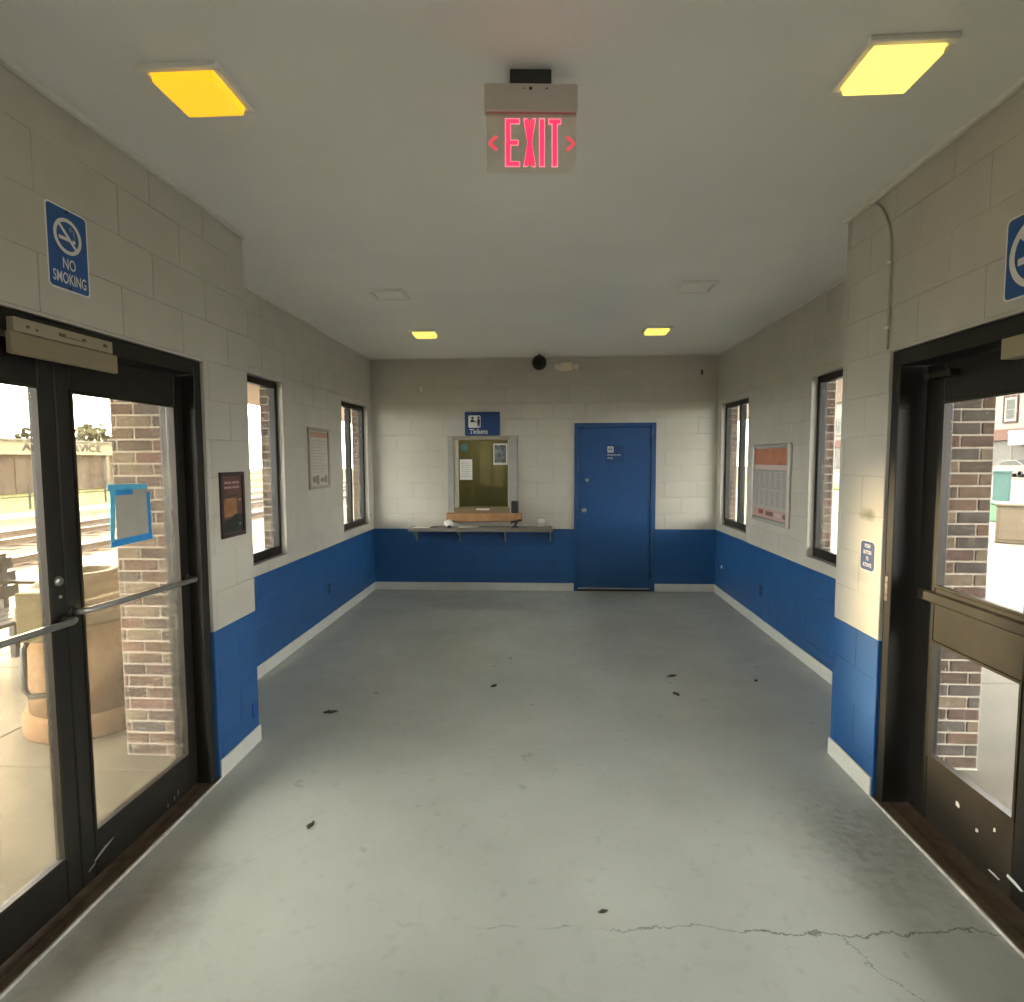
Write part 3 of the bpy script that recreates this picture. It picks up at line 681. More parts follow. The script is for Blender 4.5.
for (x, z, lb) in ((1.931, 2.745, 'small dark hook high on the end wall near the right corner'), (-1.575, 2.575, 'small pale hook high on the end wall near the left corner')):
    o = thing('wall_hook', lb, 'hook', (x, D-0.0030, z), 0)
    bx('plate', DARK if x > 0 else TRIMW, o, -0.012, 0.012, -0.004, 0, -0.03, 0.03, b=0.001)
    MB().tube([(0, -0.004, -0.01), (0, -0.025, -0.015), (0, -0.03, 0.0)], 0.005, 8).build('hook_arm', DARK if x > 0 else TRIMW, o)

# ------------------------------------------------------------------ signs and posters on the side walls
LW, RW = PI/2, -PI/2
def no_smoking(label, loc, rz):
    s = thing('no_smoking_sign', label, 'sign', loc, rz)
    w_, h_ = 0.19, 0.295
    MB().prism(rrect(w_, h_, 0.018), 0.0, 0.0015).build('border', SIGNW, s)
    MB().prism(rrect(w_-0.014, h_-0.014, 0.013), 0.0015, 0.002).build('panel', SIGNB, s)
    MB().ring(circ(0.063, 0, 0.048, 40), circ(0.050, 0, 0.048, 40), 0.002, 0.0026).build('ring', SIGNW, s)
    MB().prism(bar((-0.038, 0.086), (0.038, 0.010), 0.011), 0.002, 0.0025).build('slash', SIGNW, s)
    MB().prism(bar((-0.040, 0.038), (0.012, 0.038), 0.012), 0.002, 0.0023).build('cigarette', SIGNW, s)
    MB().prism(bar((0.022, 0.038), (0.034, 0.038), 0.012), 0.002, 0.0023).build('cigarette_tip', SIGNW, s)
    sm = MB()
    pts = [(0.030, 0.050), (0.034, 0.058), (0.026, 0.064), (0.032, 0.072), (0.022, 0.078), (0.012, 0.070), (0.010, 0.080), (0.020, 0.086)]
    for a, b in zip(pts, pts[1:]): sm.prism(bar(a, b, 0.004), 0.002, 0.0024)
    sm.build('smoke', mat('sign_grey', (0.25, 0.28, 0.33), 0.5), s)
    text('NO', SIGNW, s, 0.0, -0.070, 0.0030, 0.040, 0.058, 0.012)
    text('SMOKING', SIGNW, s, 0.0, -0.122, 0.0030, 0.040, 0.15, 0.012)
    for z in (0.135, -0.135): MB().lathe([(0.006, 0.002), (0.006, 0.004), (0, 0.005)], (0, 0, z), 10, 'y').build('screw', DARK, s)
    return s
no_smoking('blue and white no smoking sign above the left glass doors', (PL+0.0030, 2.097, 2.446), LW)
s = thing('no_smoking_sign', 'square blue no smoking sign with a large white ring at the right picture edge', 'sign', (PR-0.0030, 2.094, 2.374), RW)
MB().prism(rrect(0.28, 0.285, 0.022), 0.0, 0.0015).build('border', SIGNW, s)
MB().prism(rrect(0.266, 0.271, 0.017), 0.0015, 0.002).build('panel', SIGNB, s)
MB().ring(circ(0.120, 0, 0.0, 48), circ(0.097, 0, 0.0, 48), 0.002, 0.0026).build('ring', SIGNW, s)
MB().prism(bar((-0.073, 0.073), (0.073, -0.073), 0.022), 0.002, 0.0025).build('slash', SIGNW, s)
MB().prism(bar((-0.082, -0.02), (0.03, -0.02), 0.024), 0.002, 0.0023).build('cigarette', SIGNW, s)
MB().prism(bar((0.055, -0.02), (0.075, -0.02), 0.024), 0.002, 0.0023).build('cigarette_tip', SIGNW, s)
sm = MB(); pts = [(0.062, 0.0), (0.07, 0.016), (0.052, 0.026), (0.062, 0.042), (0.042, 0.052), (0.022, 0.04), (0.02, 0.06)]
for a, b in zip(pts, pts[1:]): sm.prism(bar(a, b, 0.008), 0.002, 0.0024)
sm.build('smoke', MATS['sign_grey'], s)

# push button sign on the right pier
s = thing('push_button_sign', 'small blue push button sign on the right pier', 'sign', (PR-0.0030, 3.046, 1.194), RW)
MB().prism(rrect(0.135, 0.155, 0.026), 0.0, 0.0008).build('border', SIGNW, s)
MB().prism(rrect(0.125, 0.146, 0.022), 0.0008, 0.0016).build('panel', SIGND, s)
for t, v, ww in (('PUSH', 0.040, 0.05), ('BUTTON', 0.008, 0.07), ('TO', -0.024, 0.022), ('ACTIVATE', -0.056, 0.08)):
    text(t, SIGNW, s, 0, v, 0.0019, 0.020, ww, 0.02)

# poster on the left pier
s = thing('framed_poster', 'dark brown poster with sunset picture on the left pier', 'poster', (PL+0.0030, 3.145, 1.446), LW)
w_, h_ = 0.245, 0.355
MB().ring([(-w_/2, -h_/2), (w_/2, -h_/2), (w_/2, h_/2), (-w_/2, h_/2)], [(-w_/2+.022, -h_/2+.022), (w_/2-.022, -h_/2+.022), (w_/2-.022, h_/2-.022), (-w_/2+.022, h_/2-.022)], 0.0, 0.012).build('frame', mat('frame_dark_brown', (0.035, 0.020, 0.016), 0.5), s)
bx('print', mat('poster_maroon', (0.115, 0.055, 0.048), 0.6, var=0.2), s, -0.101, 0.101, -0.004, 0.0, -0.156, 0.156)
bx('picture', mat('poster_orange', (0.24, 0.105, 0.045), 0.6, col2=(0.42, 0.24, 0.09), scale=9), s, -0.098, 0.045, -0.0048, -0.0041, -0.065, 0.035)
bx('picture_edge', mat('poster_maroon_light', (0.12, 0.06, 0.05), 0.6), s, 0.05, 0.098, -0.0048, -0.0041, -0.065, 0.03)
MB().prism([(-0.098, -0.15), (0.098, -0.15), (0.098, -0.06), (0.02, -0.055), (-0.03, -0.075), (-0.098, -0.085)], 0.0049, 0.0056).build('landscape', mat('poster_green', (0.02, 0.026, 0.022), 0.6, var=0.4, scale=30), s)
PINK = mat('poster_pink', (0.45, 0.28, 0.26), 0.6)
for v in (0.120, 0.094):
    for k in range(4): bx('heading_line', PINK, s, -0.078+k*0.041, -0.078+k*0.041+(0.035, 0.03, 0.033, 0.028)[k], -0.0052, -0.0042, v-0.006, v+0.006)
bx('caption_line', MATS['poster_green'], s, -0.06, 0.05, -0.0052, -0.0042, 0.045, 0.05)
bx('mark', PINK, s, 0.06, 0.075, -0.0064, -0.0057, -0.118, -0.108); bx('mark', PINK, s, 0.06, 0.088, -0.0056, -0.0049, 0.018, 0.026)

# notice on the left waiting room wall
s = thing('notice_board', 'faded framed notice with orange heading between the left windows', 'notice', (XL+0.0030, 5.675, 1.70), LW)
w_, h_ = 0.52, 0.585
def pframe(w_, h_, t, d): return MB().ring([(-w_/2, -h_/2), (w_/2, -h_/2), (w_/2, h_/2), (-w_/2, h_/2)], [(-w_/2+t, -h_/2+t), (w_/2-t, -h_/2+t), (w_/2-t, h_/2-t), (-w_/2+t, h_/2-t)], 0.0, d)
ALU = mat('notice_frame', (0.36, 0.30, 0.24), 0.45, metal=0.2)
pframe(w_, h_, 0.03, 0.018).build('frame', ALU, s)
bx('sheet', mat('faded_sheet', (0.50, 0.47, 0.42), 0.7, var=0.08, scale=6), s, -0.23, 0.23, -0.006, 0.0, -0.2625, 0.2625)
bx('heading', mat('faded_orange', (0.42, 0.24, 0.16), 0.7, var=0.1), s, -0.225, 0.225, -0.0068, -0.0061, 0.205, 0.255)
for k in range(11): bx('text_line', mat('faded_ink_line', (0.40, 0.37, 0.33), 0.8), s, -0.19, 0.19-0.05*((k*5) % 4), -0.0068, -0.0061, 0.165-k*0.03, 0.173-k*0.03)
for (u, v, a, b) in ((-0.12, -0.20, 0.05, 0.03), (-0.04, -0.205, 0.03, 0.045), (0.08, -0.21, 0.05, 0.02), (0.17, -0.205, 0.03, 0.035)):
    bx('printed_patch', mat('faded_patch', (0.27, 0.22, 0.18), 0.8), s, u-a, u+a, -0.0068, -0.0061, v-b, v+b)

# timetable on the right waiting room wall
s = thing('timetable_board', 'silver framed timetable with orange header between the right windows', 'timetable', (XR-0.0030, 5.722, 1.443), RW)
w_, h_ = 0.93, 0.75
SIL = mat('silver_frame', (0.55, 0.53, 0.48), 0.35, metal=0.5)
for a in (-w_/2, w_/2-0.045): bx('frame_side', SIL, s, a, a+0.045, -0.03, 0, -h_/2, h_/2, b=0.006)
for a, b in ((-h_/2, -h_/2+0.04), (h_/2-0.035, h_/2)): bx('frame_rail', GREYMET, s, -w_/2+0.045, w_/2-0.045, -0.028, 0, a, b, b=0.006)
bx('sheet', mat('timetable_paper', (0.42, 0.40, 0.38), 0.6, var=0.05), s, -0.42, 0.42, -0.008, 0, -0.335, 0.34)
bx('header', mat('header_orange', (0.42, 0.14, 0.07), 0.6, col2=(0.50, 0.22, 0.13), scale=5), s, -0.415, 0.415, -0.0088, -0.0081, 0.18, 0.335)
bx('pale_band', mat('pale_pink', (0.55, 0.46, 0.42), 0.6), s, -0.415, 0.415, -0.0088, -0.0081, 0.135, 0.178)
for v in (0.125, -0.04): bx('divider', GREYMET, s, -0.42, 0.42, -0.016, -0.0081, v-0.006, v+0.006, b=0.002)
GI = mat('timetable_ink', (0.31, 0.29, 0.29), 0.8)
for v0, rows in ((0.10, 7), (-0.065, 8)):
    for r in range(rows):
        for c in range(6): bx('time_entry', GI, s, -0.39+c*0.135, -0.39+c*0.135+0.09, -0.0088, -0.0082, v0-r*0.019-0.009, v0-r*0.019)
bx('footer', mat('footer_pink', (0.46, 0.30, 0.26), 0.6), s, -0.415, 0.415, -0.0088, -0.0081, -0.33, -0.245)
for (u, a, c, v) in ((-0.22, 0.06, (0.22, 0.05, 0.04), -0.28), (0.0, 0.09, (0.17, 0.08, 0.06), -0.285), (0.2, 0.07, (0.5, 0.42, 0.4), -0.285), (0.36, 0.04, (0.12, 0.09, 0.08), -0.285)):
    bx('footer_mark', mat('footer_%d' % int(u*100+100), c, 0.7), s, u-a, u+a, -0.0096, -0.0089, v-0.02, v+0.02)

# sockets, small fittings
for (loc, rz, lb) in (((XL+0.0030, 5.87, 0.372), LW, 'dark socket in the blue band of the left wall'), ((XR-0.0030, 5.91, 0.375), RW, 'dark socket in the blue band of the right wall')):
    s = thing('wall_socket', lb, 'socket', loc, rz, group=None)
    MB().prism(rrect(0.075, 0.115, 0.006), 0, 0.005).build('cover_plate', SIGND, s)
    for v in (-0.027, 0.027): MB().prism(rrect(0.034, 0.034, 0.012, 0, v), 0.005, 0.0062).build('outlet', BLACK, s)
s = thing('wall_socket', 'small blue cover plate low on the left pier corner', 'cover plate', (PL+0.0030, 3.315, 0.21), LW)
MB().prism(rrect(0.06, 0.085, 0.006), 0, 0.005).build('cover_plate', mat('plate_blue', (0.008, 0.06, 0.26), 0.4), s); MB().lathe([(0.004, 0.005), (0.004, 0.0065), (0, 0.007)], (0, 0, 0), 8, 'y').build('screw', SIGND, s)
s = thing('cable_stub', 'tiny white cap low on the right wall near the far corner', 'cap', (XR-0.0030, 7.21, 0.371), RW)
MB().lathe([(0.018, 0), (0.018, 0.004), (0.010, 0.012), (0, 0.013)], seg=14, axis='y').build('cap', SIGNW, s, True); MB().lathe([(0.024, 0), (0.024, 0.002), (0.02, 0.003)], seg=14, axis='y').build('flange', SIGNW, s, True)
s = thing('window_sensor', 'small white box on the sill of the far right window', 'sensor', (XR+0.022, 7.30, WZ0), RW)
bx('case', SIGNW, s, -0.02, 0.02, -0.018, 0.018, 0.0, 0.05, b=0.004); bx('lid', SIGNW, s, -0.015, 0.015, -0.013, 0.013, 0.0502, 0.056, b=0.002)
# conduit on the right wall
s = thing('cable_conduit', 'thin painted cable curving down the right wall to the door frame', 'conduit', (0, 0, 0), 0)
xc = PR-0.011
pts = [(xc, 3.13, 2.938), (xc, 3.075, 2.925), (xc, 3.03, 2.89), (xc, 2.985, 2.83), (xc, 2.955, 2.77), (xc, 2.94, 2.70), (xc, 2.935, 2.62), (xc, 2.932, 2.2)]
MB().tube(pts, 0.006, 8).build('cable', mat('cable_grey', (0.43, 0.41, 0.36), 0.6), s, True)
for z in (2.6, 2.3): bx('cable_clip', TRIMW, s, xc-0.008, PR-0.0030, 2.922, 2.945, z-0.006, z+0.006)

# ------------------------------------------------------------------ ceiling lights
def ceiling_light(label, x, y, lit=None, estr=1.0):
    o = thing('ceiling_light', label, 'ceiling light', (x, y, H), 0, 'square ceiling lights')
    WH = mat('fixture_white', (0.80, 0.785, 0.74), 0.5)
    t, hw = 0.024, 0.133
    m = MB().box(-hw, hw, -hw, -hw+t, -0.02, -0.0005, b=0.003).box(-hw, hw, hw-t, hw, -0.02, -0.0005, b=0.003).box(-hw, -hw+t, -hw+t, hw-t, -0.02, -0.0005, b=0.003).box(hw-t, hw, -hw+t, hw-t, -0.02, -0.0005, b=0.003)
    m.build('trim_ring', WH, o)
    lm = mat('lens_%s' % label[:18].replace(' ', '_'), (0.35, 0.25, 0.06), 0.4, emit=lit, estr=estr) if lit else mat('lens_unlit', (0.85, 0.84, 0.80), 0.4)
    q = 0.106
    V = [(-q, -q, -0.003), (q, -q, -0.003), (q, q, -0.003), (-q, q, -0.003), (-q+0.006, -q+0.006, -0.042 if lit else -0.014), (q-0.006, -q+0.006, -0.042 if lit else -0.014), (q-0.006, q-0.006, -0.042 if lit else -0.014), (-q+0.006, q-0.006, -0.042 if lit else -0.014)]
    MB().add(V, [(7, 6, 5, 4), (0, 4, 5, 1), (1, 5, 6, 2), (2, 6, 7, 3), (3, 7, 4, 0), (0, 1, 2, 3)]).build('lens', lm, o)
    return o
ceiling_light('glowing orange ceiling light over the left doors', -1.18, 2.05, (1.0, 0.50, 0.012), 0.76)
ceiling_light('brightest yellow ceiling light over the right doors', 1.115, 2.068, (1.0, 0.72, 0.12), 1.4)
ceiling_light('small glowing ceiling light near the far left corner', -1.21, 5.98, (1.0, 0.80, 0.12), 1.0)
ceiling_light('small glowing ceiling light near the far right corner', 1.10, 6.0, (1.0, 0.80, 0.12), 1.0)
ceiling_light('unlit white ceiling light halfway along the left side', -1.20, 4.59)
ceiling_light('unlit white ceiling light halfway along the right side', 1.12, 4.55)
# ------------------------------------------------------------------ exit sign
e = thing('exit_sign', 'edge-lit red EXIT sign with arrows hanging from the ceiling', 'exit sign', (-0.045, 2.0, H), 0.08)
CAN = mat('canopy_metal', (0.52, 0.475, 0.43), 0.4, metal=0.1)
bx('ceiling_mount', mat('mount_dark', (0.03, 0.033, 0.03), 0.5), e, -0.068, 0.068, 0.026, 0.085, -0.06, -0.0005, b=0.003)
bx('canopy', CAN, e, -0.152, 0.152, 0.0, 0.038, -0.148, -0.06, b=0.005)
for u, r in ((-0.002, 0.0055), (-0.025, 0.0025), (0.05, 0.003)): MB().lathe([(r, 0), (r, 0.001), (0, 0.001)], (u, 0, -0.078), 10, 'y').build('indicator', BLACK, e)
bx('glow_slot', mat('slot_red', (0.3, 0.1, 0.1), 0.5, emit=(1, 0.25, 0.25), estr=0.05), e, -0.146, 0.146, 0.004, 0.012, -0.151, -0.1485)
bx('panel', glass('exit_acrylic', (0.985, 0.975, 0.965), 0.6, 0.15), e, -0.146, 0.146, 0.005, 0.011, -0.338, -0.1512)
RED = mat('exit_red', (0.6, 0.02, 0.06), 0.5, emit=(1.0, 0.022, 0.075), estr=1.1); RED2 = mat('exit_arrow_red', (0.4, 0.06, 0.08), 0.5, emit=(1.0, 0.08, 0.11), estr=0.42)
HALO = mat('exit_halo_pink', (0.7, 0.3, 0.3), 0.5, emit=(1.0, 0.20, 0.24), estr=0.75)  # pink halo of the letters, put in as a glowing outline
zt, zb_ = -0.172, -0.318; n0, n1 = -0.005, -0.0035
st = 0.0135
def strokes(name, polys):
    m = MB(); h = MB()
    for p in polys: m.prism(p, n0+0.0004, n1)
    m.build(name, RED, e)
    cx_ = None
    for p in polys:
        c = (sum(q[0] for q in p)/len(p), sum(q[1] for q in p)/len(p))
        g = []
        k = len(p)
        for i in range(k):
            a = Vector(p[i]); d = (a-Vector(c)); g.append((a.x + 0.0032*(1 if d.x > 0 else -1), a.y + 0.0032*(1 if d.y > 0 else -1)))
        h.prism(g, n0, n0+0.0003)
    h.build(name+'_edge', HALO, e)
R_ = lambda a, b, c, d: [(a, c), (b, c), (b, d), (a, d)]
x = -0.083
strokes('letter_e', [R_(x, x+st, zb_, zt), R_(x+st, x+0.043, zt-st*.9, zt), R_(x+st, x+0.038, (zt+zb_)/2-st*.45, (zt+zb_)/2+st*.45), R_(x+st, x+0.043, zb_, zb_+st*.9)])
x = -0.0235
strokes('letter_x', [[(x, zb_), (x+st, zb_), (x+0.036, zt), (x+0.036-st, zt)], [(x+0.036-st, zb_), (x+0.036, zb_), (x+st, zt), (x, zt)]])
strokes('letter_i', [R_(0.028, 0.028+st, zb_, zt)])
x = 0.0585
strokes('letter_t', [R_(x, x+0.036, zt-st*.9, zt), R_(x+0.018-st/2, x+0.018+st/2, zb_, zt-st*.9)])
for sgn in (-1, 1):
    m = MB(); zc = -0.247; tip = sgn*0.137+(0.003 if sgn > 0 else 0)
    for dz in (0.022, -0.022): 
        m.prism(bar((tip, zc), (tip-sgn*0.024, zc+dz), 0.011), n0+0.0004 if dz > 0 else n0+0.0006, n1 if dz > 0 else n1-0.0002)
    m.build('arrow', RED2, e)

# ------------------------------------------------------------------ litter on the floor
LEAFM = mat('dead_leaf', (0.045, 0.03, 0.02), 0.8)
for (x, y, s_, a, lb) in ((-1.443, 3.773, 0.035, 0.2, 'dark dead leaf on the floor near the left wall'), (-0.382, 4.277, 0.025, 1.0, 'dark scrap on the floor in the middle of the room'),
                       (0.984, 4.542, 0.03, 0.4, 'farther dark leaf of the pair right of centre on the floor'), (0.937, 4.187, 0.028, 2.0, 'nearer dark leaf of the pair right of centre on the floor'),
                       (1.60, 4.47, 0.02, 0.8, 'tiny dark scrap on the floor toward the right wall'), (-1.086, 2.557, 0.022, 1.4, 'dark scrap on the floor in front of the left doors'), (0.215, 2.104, 0.012, 0.3, 'tiny dark speck on the near floor by the crack')):
    pts = []
    for i in range(10):
        r = s_*(1+0.35*math.sin(i*2.3+a*5))*(1 if i % 5 else 1.3); t = 2*PI*i/10
        pts.append((r*math.cos(t), r*0.55*math.sin(t)))
    V = [(p[0], p[1], 0.002+0.006*abs(math.sin(i*1.7+a))) for i, p in enumerate(pts)] + [(p[0]*.95, p[1]*.95, 0.0005) for p in pts] + [(0, 0, 0.009)]
    n = 10; Fs = [(i, (i+1) % n, 20) for i in range(n)] + [(i, n+i, n+(i+1) % n, (i+1) % n) for i in range(n)] + [tuple(range(2*n-1, n-1, -1))]
    o = MB().add(V, Fs).build('dead_leaf', LEAFM); o.location = (x, y, 0); o.rotation_euler = (0, 0, a); tag(o, lb, 'leaf', 'dead leaves on the floor')

# ================================================================== OUTSIDE
_mat = mat
def mat(name, col, rough=0.6, **k):          # weathered outdoor surfaces: hardly any gloss
    k.setdefault('spec', 0.04); return _mat(name, col, rough, **k)
# canopies over the platform and the pavement
for side, (xa, xb, xv) in (('left', (-4.85, XLO, VLO)), ('right', (XRO, 4.80, VRO))):
    m = MB().box(xa, xb, -6, 20, 2.6, 2.78)
    a, b = sorted((xb if side == 'left' else xa, xv)); m.box(a, b, mir(3.155), 3.155, 2.6, 2.78)
    struct('roof_%s' % side, m, SOFFIT, 'brown soffit of the overhanging roof on the %s side' % side)

# paving slabs
def paving(name, label, x0, x1, y0, y1, nx, ny, m, zt=0.0):
    o = struct(name, MB().box(x0, x1, y0, y1, zt-0.3, zt-0.012), mat('joint_dirt', (0.06, 0.055, 0.042), 0.9), label)
    dx, dy = (x1-x0)/nx, (y1-y0)/ny
    me = MB().box(-dx/2+0.003, dx/2-0.003, -dy/2+0.003, dy/2-0.003, -0.1, 0, b=0.006).mesh('slab'); me.materials.append(m)
    for i in range(nx):
        for j in range(ny):
            s = bpy.data.objects.new('paving_slab', me); COL.objects.link(s); s.parent = o; s.location = (x0+dx*(i+.5), y0+dy*(j+.5), zt-0.001)
    return o
paving('platform', 'concrete station platform outside the left doors', -7.55, VLO-0.002, -6, 30, 4, 24, CONC)
YEL = mat('platform_edge_strip', (0.12, 0.10, 0.05), 0.7, var=0.1)
struct('platform_edge', MB().box(-8.15, -7.55, -6, 40, -0.3, 0.0), YEL, 'pale yellow edge strip of the platform')
paving('sidewalk', 'pale concrete sidewalk outside the right doors', VRO+0.002, 9.8, -6, 36, 4, 24, mat('sidewalk_concrete', (0.108, 0.10, 0.082), 0.8, var=0.12, scale=2.5, bump=0.3, bscale=50))
struct('street', MB().box(9.8, 36.0, -20, 130, -0.2, -0.05), mat('street_asphalt', (0.088, 0.082, 0.068), 0.9, var=0.1), 'pale street beyond the right sidewalk')
struct('kerb', MB().box(36.0, 36.25, -20, 130, -0.2, 0.04, b=0.01), mat('kerb_stone', (0.09, 0.085, 0.075), 0.9), 'far kerb of the street')
struct('far_pavement', MB().box(36.25, 54.0, -20, 130, -0.2, 0.02), MATS['sidewalk_concrete'], 'pavement in front of the shop building')
GRASS = mat('grass_green', (0.05, 0.055, 0.018), 0.95, col2=(0.085, 0.082, 0.032), scale=3)
struct('grass_verge', MB().box(15.6, 18.2, 29, 100, -0.05, 0.03), GRASS, 'strip of grass in the middle of the wide street')
# track bed
BALL = mat('ballast', (0.045, 0.034, 0.025), 0.95, col2=(0.11, 0.087, 0.062), scale=9, bump=1.0, bscale=25)
struct('track_bed', MB().box(-17.6, -8.15, -20, 90, -0.8, -0.38), BALL, 'brown stone ballast of the two railway tracks')
def rail(x, label):
    prof = [(-0.07, 0), (0.07, 0), (0.07, 0.012), (0.012, 0.03), (0.012, 0.12), (0.036, 0.13), (0.036, 0.165), (-0.036, 0.165), (-0.036, 0.13), (-0.012, 0.12), (-0.012, 0.03), (-0.07, 0.012)]
    V = [(x+a, -20, -0.35+b) for a, b in prof] + [(x+a, 90, -0.35+b) for a, b in prof]; n = len(prof)
    Fs = [(i, (i+1) % n, n+(i+1) % n, n+i) for i in range(n)] + [tuple(reversed(range(n))), tuple(range(n, 2*n))]
    o = MB().add(V, Fs).build('rail', mat('rail_steel', (0.10, 0.075, 0.055), 0.35, metal=0.6)); tag(o, label, 'rail', 'railway rails')
for x, lb in ((-8.95, 'rail nearest the platform edge'), (-10.385, 'second rail from the platform'), (-12.95, 'third rail from the platform'), (-14.385, 'farthest railway rail from the platform')): rail(x, lb)
SLP = mat('sleeper_wood', (0.075, 0.055, 0.04), 0.9, var=0.2)
sme = MB().box(-1.3, 1.3, -0.11, 0.11, -0.1, 0.0, b=0.01).mesh('sleeper'); sme.materials.append(SLP)
for tx, lb in ((-9.67, 'wooden sleeper under the nearer track'), (-13.67, 'wooden sleeper under the farther track')):
    for k in range(40):
        o = bpy.data.objects.new('sleeper', sme); COL.objects.link(o); o.location = (tx, 5+k*0.62, -0.352); tag(o, lb, 'sleeper', 'railway sleepers, ' + ('nearer' if tx > -12 else 'farther') + ' track')
struct('gravel_path', MB().box(-19.6, -17.6, -20, 90, -0.8, -0.22), mat('pale_gravel', (0.13, 0.11, 0.078), 0.95, var=0.15), 'pale gravel strip beyond the tracks')
struct('lawn', MB().box(-70, -19.6, -20, 120, -0.8, -0.2), GRASS, 'green grass beyond the tracks')
# fence
fe = thing('track_fence', 'low thin metal fence along the grass beyond the tracks', 'fence', (-20.2, 0, -0.2), 0)
FM = mat('fence_grey', (0.025, 0.022, 0.018), 0.6)
for k in range(14): bx('post', FM, fe, -0.03, 0.03, 10+k*4.0-0.03, 10+k*4.0+0.03, 0.0, 1.0)
for z in (0.95, 0.5): bx('fence_rail', FM, fe, -0.015, 0.015, 8, 64, z-0.02, z+0.02)
# garage building with sign
g = thing('auto_service_building', 'low brown garage with pale AUTO SERVICE sign band across the tracks', 'building', (-30, 20, -0.2), PI/2)
GB = mat('garage_brown', (0.04, 0.027, 0.016), 0.8, col2=(0.07, 0.05, 0.032), scale=1.2)
bx('wall', GB, g, 0, 30, 0.0, 6, 0, 2.25)
bx('sign_band', mat('sign_band_cream', (0.13, 0.112, 0.07), 0.7), g, -0.3, 30.3, -0.35, 5, 2.25, 3.05)
bx('roof', mat('garage_roof', (0.09, 0.08, 0.06), 0.7), g, -0.5, 30.5, -0.5, 6.2, 3.05, 3.15)
for u in (8.3, 14.9, 18.6, 22.0, 26.0): bx('post', mat('post_pale', (0.09, 0.08, 0.06), 0.7), g, u-0.12, u+0.12, -0.3, -0.06, 0, 2.25)
for u in (2.0, 5.2, 9.2, 11.8, 16.2, 20.0):
    bx('garage_door', mat('garage_door_dark', (0.045, 0.033, 0.023), 0.7, var=0.3, scale=2), g, u, u+2.4, -0.05, -0.001, 0.05, 2.05)
text('AUTO SERVICE', mat('sign_letter_grey', (0.018, 0.016, 0.012), 0.7), g, 14.95, 2.45, 0.36, 0.45, 6.0, 0.03)
# trees behind it
def tree(label, x, y, h, r, seed):
    t = thing('tree', label, 'tree', (x, y, -0.2), 0, 'trees across the tracks'); rnd = random.Random(seed)
    MB().tube([(0, 0, 0), (0.1, 0, h*0.5), (0, 0.1, h*0.85)], [0.25, 0.17, 0.06], 8).build('trunk', SLP, t)
    m = MB()
    for k in range(420):
        while True:
            p = Vector((rnd.uniform(-1, 1), rnd.uniform(-1, 1), rnd.uniform(-1, 1)))
            if 0.25 < p.length < 1: break
        c = Vector((p.x*r, p.y*r, h*0.68+p.z*h*0.36)); a = Vector((rnd.uniform(-1, 1), rnd.uniform(-1, 1), rnd.uniform(-1, 1))).normalized(); b = a.orthogonal().normalized(); q = rnd.uniform(0.2, 0.42)
        m.add([c-a*q, c+b*q*.6, c+a*q, c-b*q*.6], [(0, 1, 2, 3)])
    o = m.build('foliage', mat('tree_foliage', (0.03, 0.028, 0.013), 0.9, var=0.3, scale=1), t); o['kind'] = 'stuff'
for i, (x, y, h, r) in enumerate(((-40, 36, 4.6, 2.2), (-42, 41, 4.2, 2.0), (-41, 47, 4.8, 2.4), (-43, 54, 5.2, 2.6))):
    tree(['leftmost low tree behind the garage', 'second low tree behind the garage', 'third low tree behind the garage', 'rightmost low tree behind the garage'][i], x, y, h, r, i)

# round concrete litter bin on the platform
b = thing('litter_bin', 'round tan concrete litter bin on the platform outside the left doors', 'litter bin', (-2.96, 3.60, 0.0), 0.14)
TAN = mat('tan_aggregate', (0.145, 0.083, 0.042), 0.9, col2=(0.185, 0.115, 0.062), scale=30, bump=0.6, bscale=90); LID = mat('bin_lid', (0.12, 0.09, 0.06), 0.7, var=0.12)
MB().lathe([(0.35, 0.0), (0.36, 0.02), (0.36, 0.12), (0.345, 0.145)], seg=40).build('base_ring', TAN, b, True)
MB().lathe([(0.325, 0.145), (0.325, 0.70)], seg=40).build('body', TAN, b, True)
MB().lathe([(0.335, 0.70), (0.36, 0.715), (0.365, 0.79), (0.35, 0.81)], seg=40).build('collar', LID, b, True)
MB().lathe([(0.345, 0.81), (0.33, 0.86), (0.26, 0.93), (0.18, 0.985), (0.14, 0.99), (0.13, 0.975), (0.12, 0.90)], seg=40).build('lid', LID, b, True)
MB().lathe([(0.119, 0.91), (0.0, 0.905)], seg=24).build('opening', BLACK, b)
hatch = bx('hatch', mat('hatch_panel', (0.10, 0.08, 0.04), 0.7, var=0.08), b, -0.14, 0.14, -0.42, -0.28, 0.64, 0.93, b=0.008)
MB().tube([(-0.12, -0.36, 0.638), (-0.12, -0.40, 0.60), (-0.12, -0.41, 0.36), (-0.09, -0.41, 0.32), (0.08, -0.41, 0.33), (0.09, -0.32, 0.33)], 0.016, 10).build('handle', BLACK, b, True)
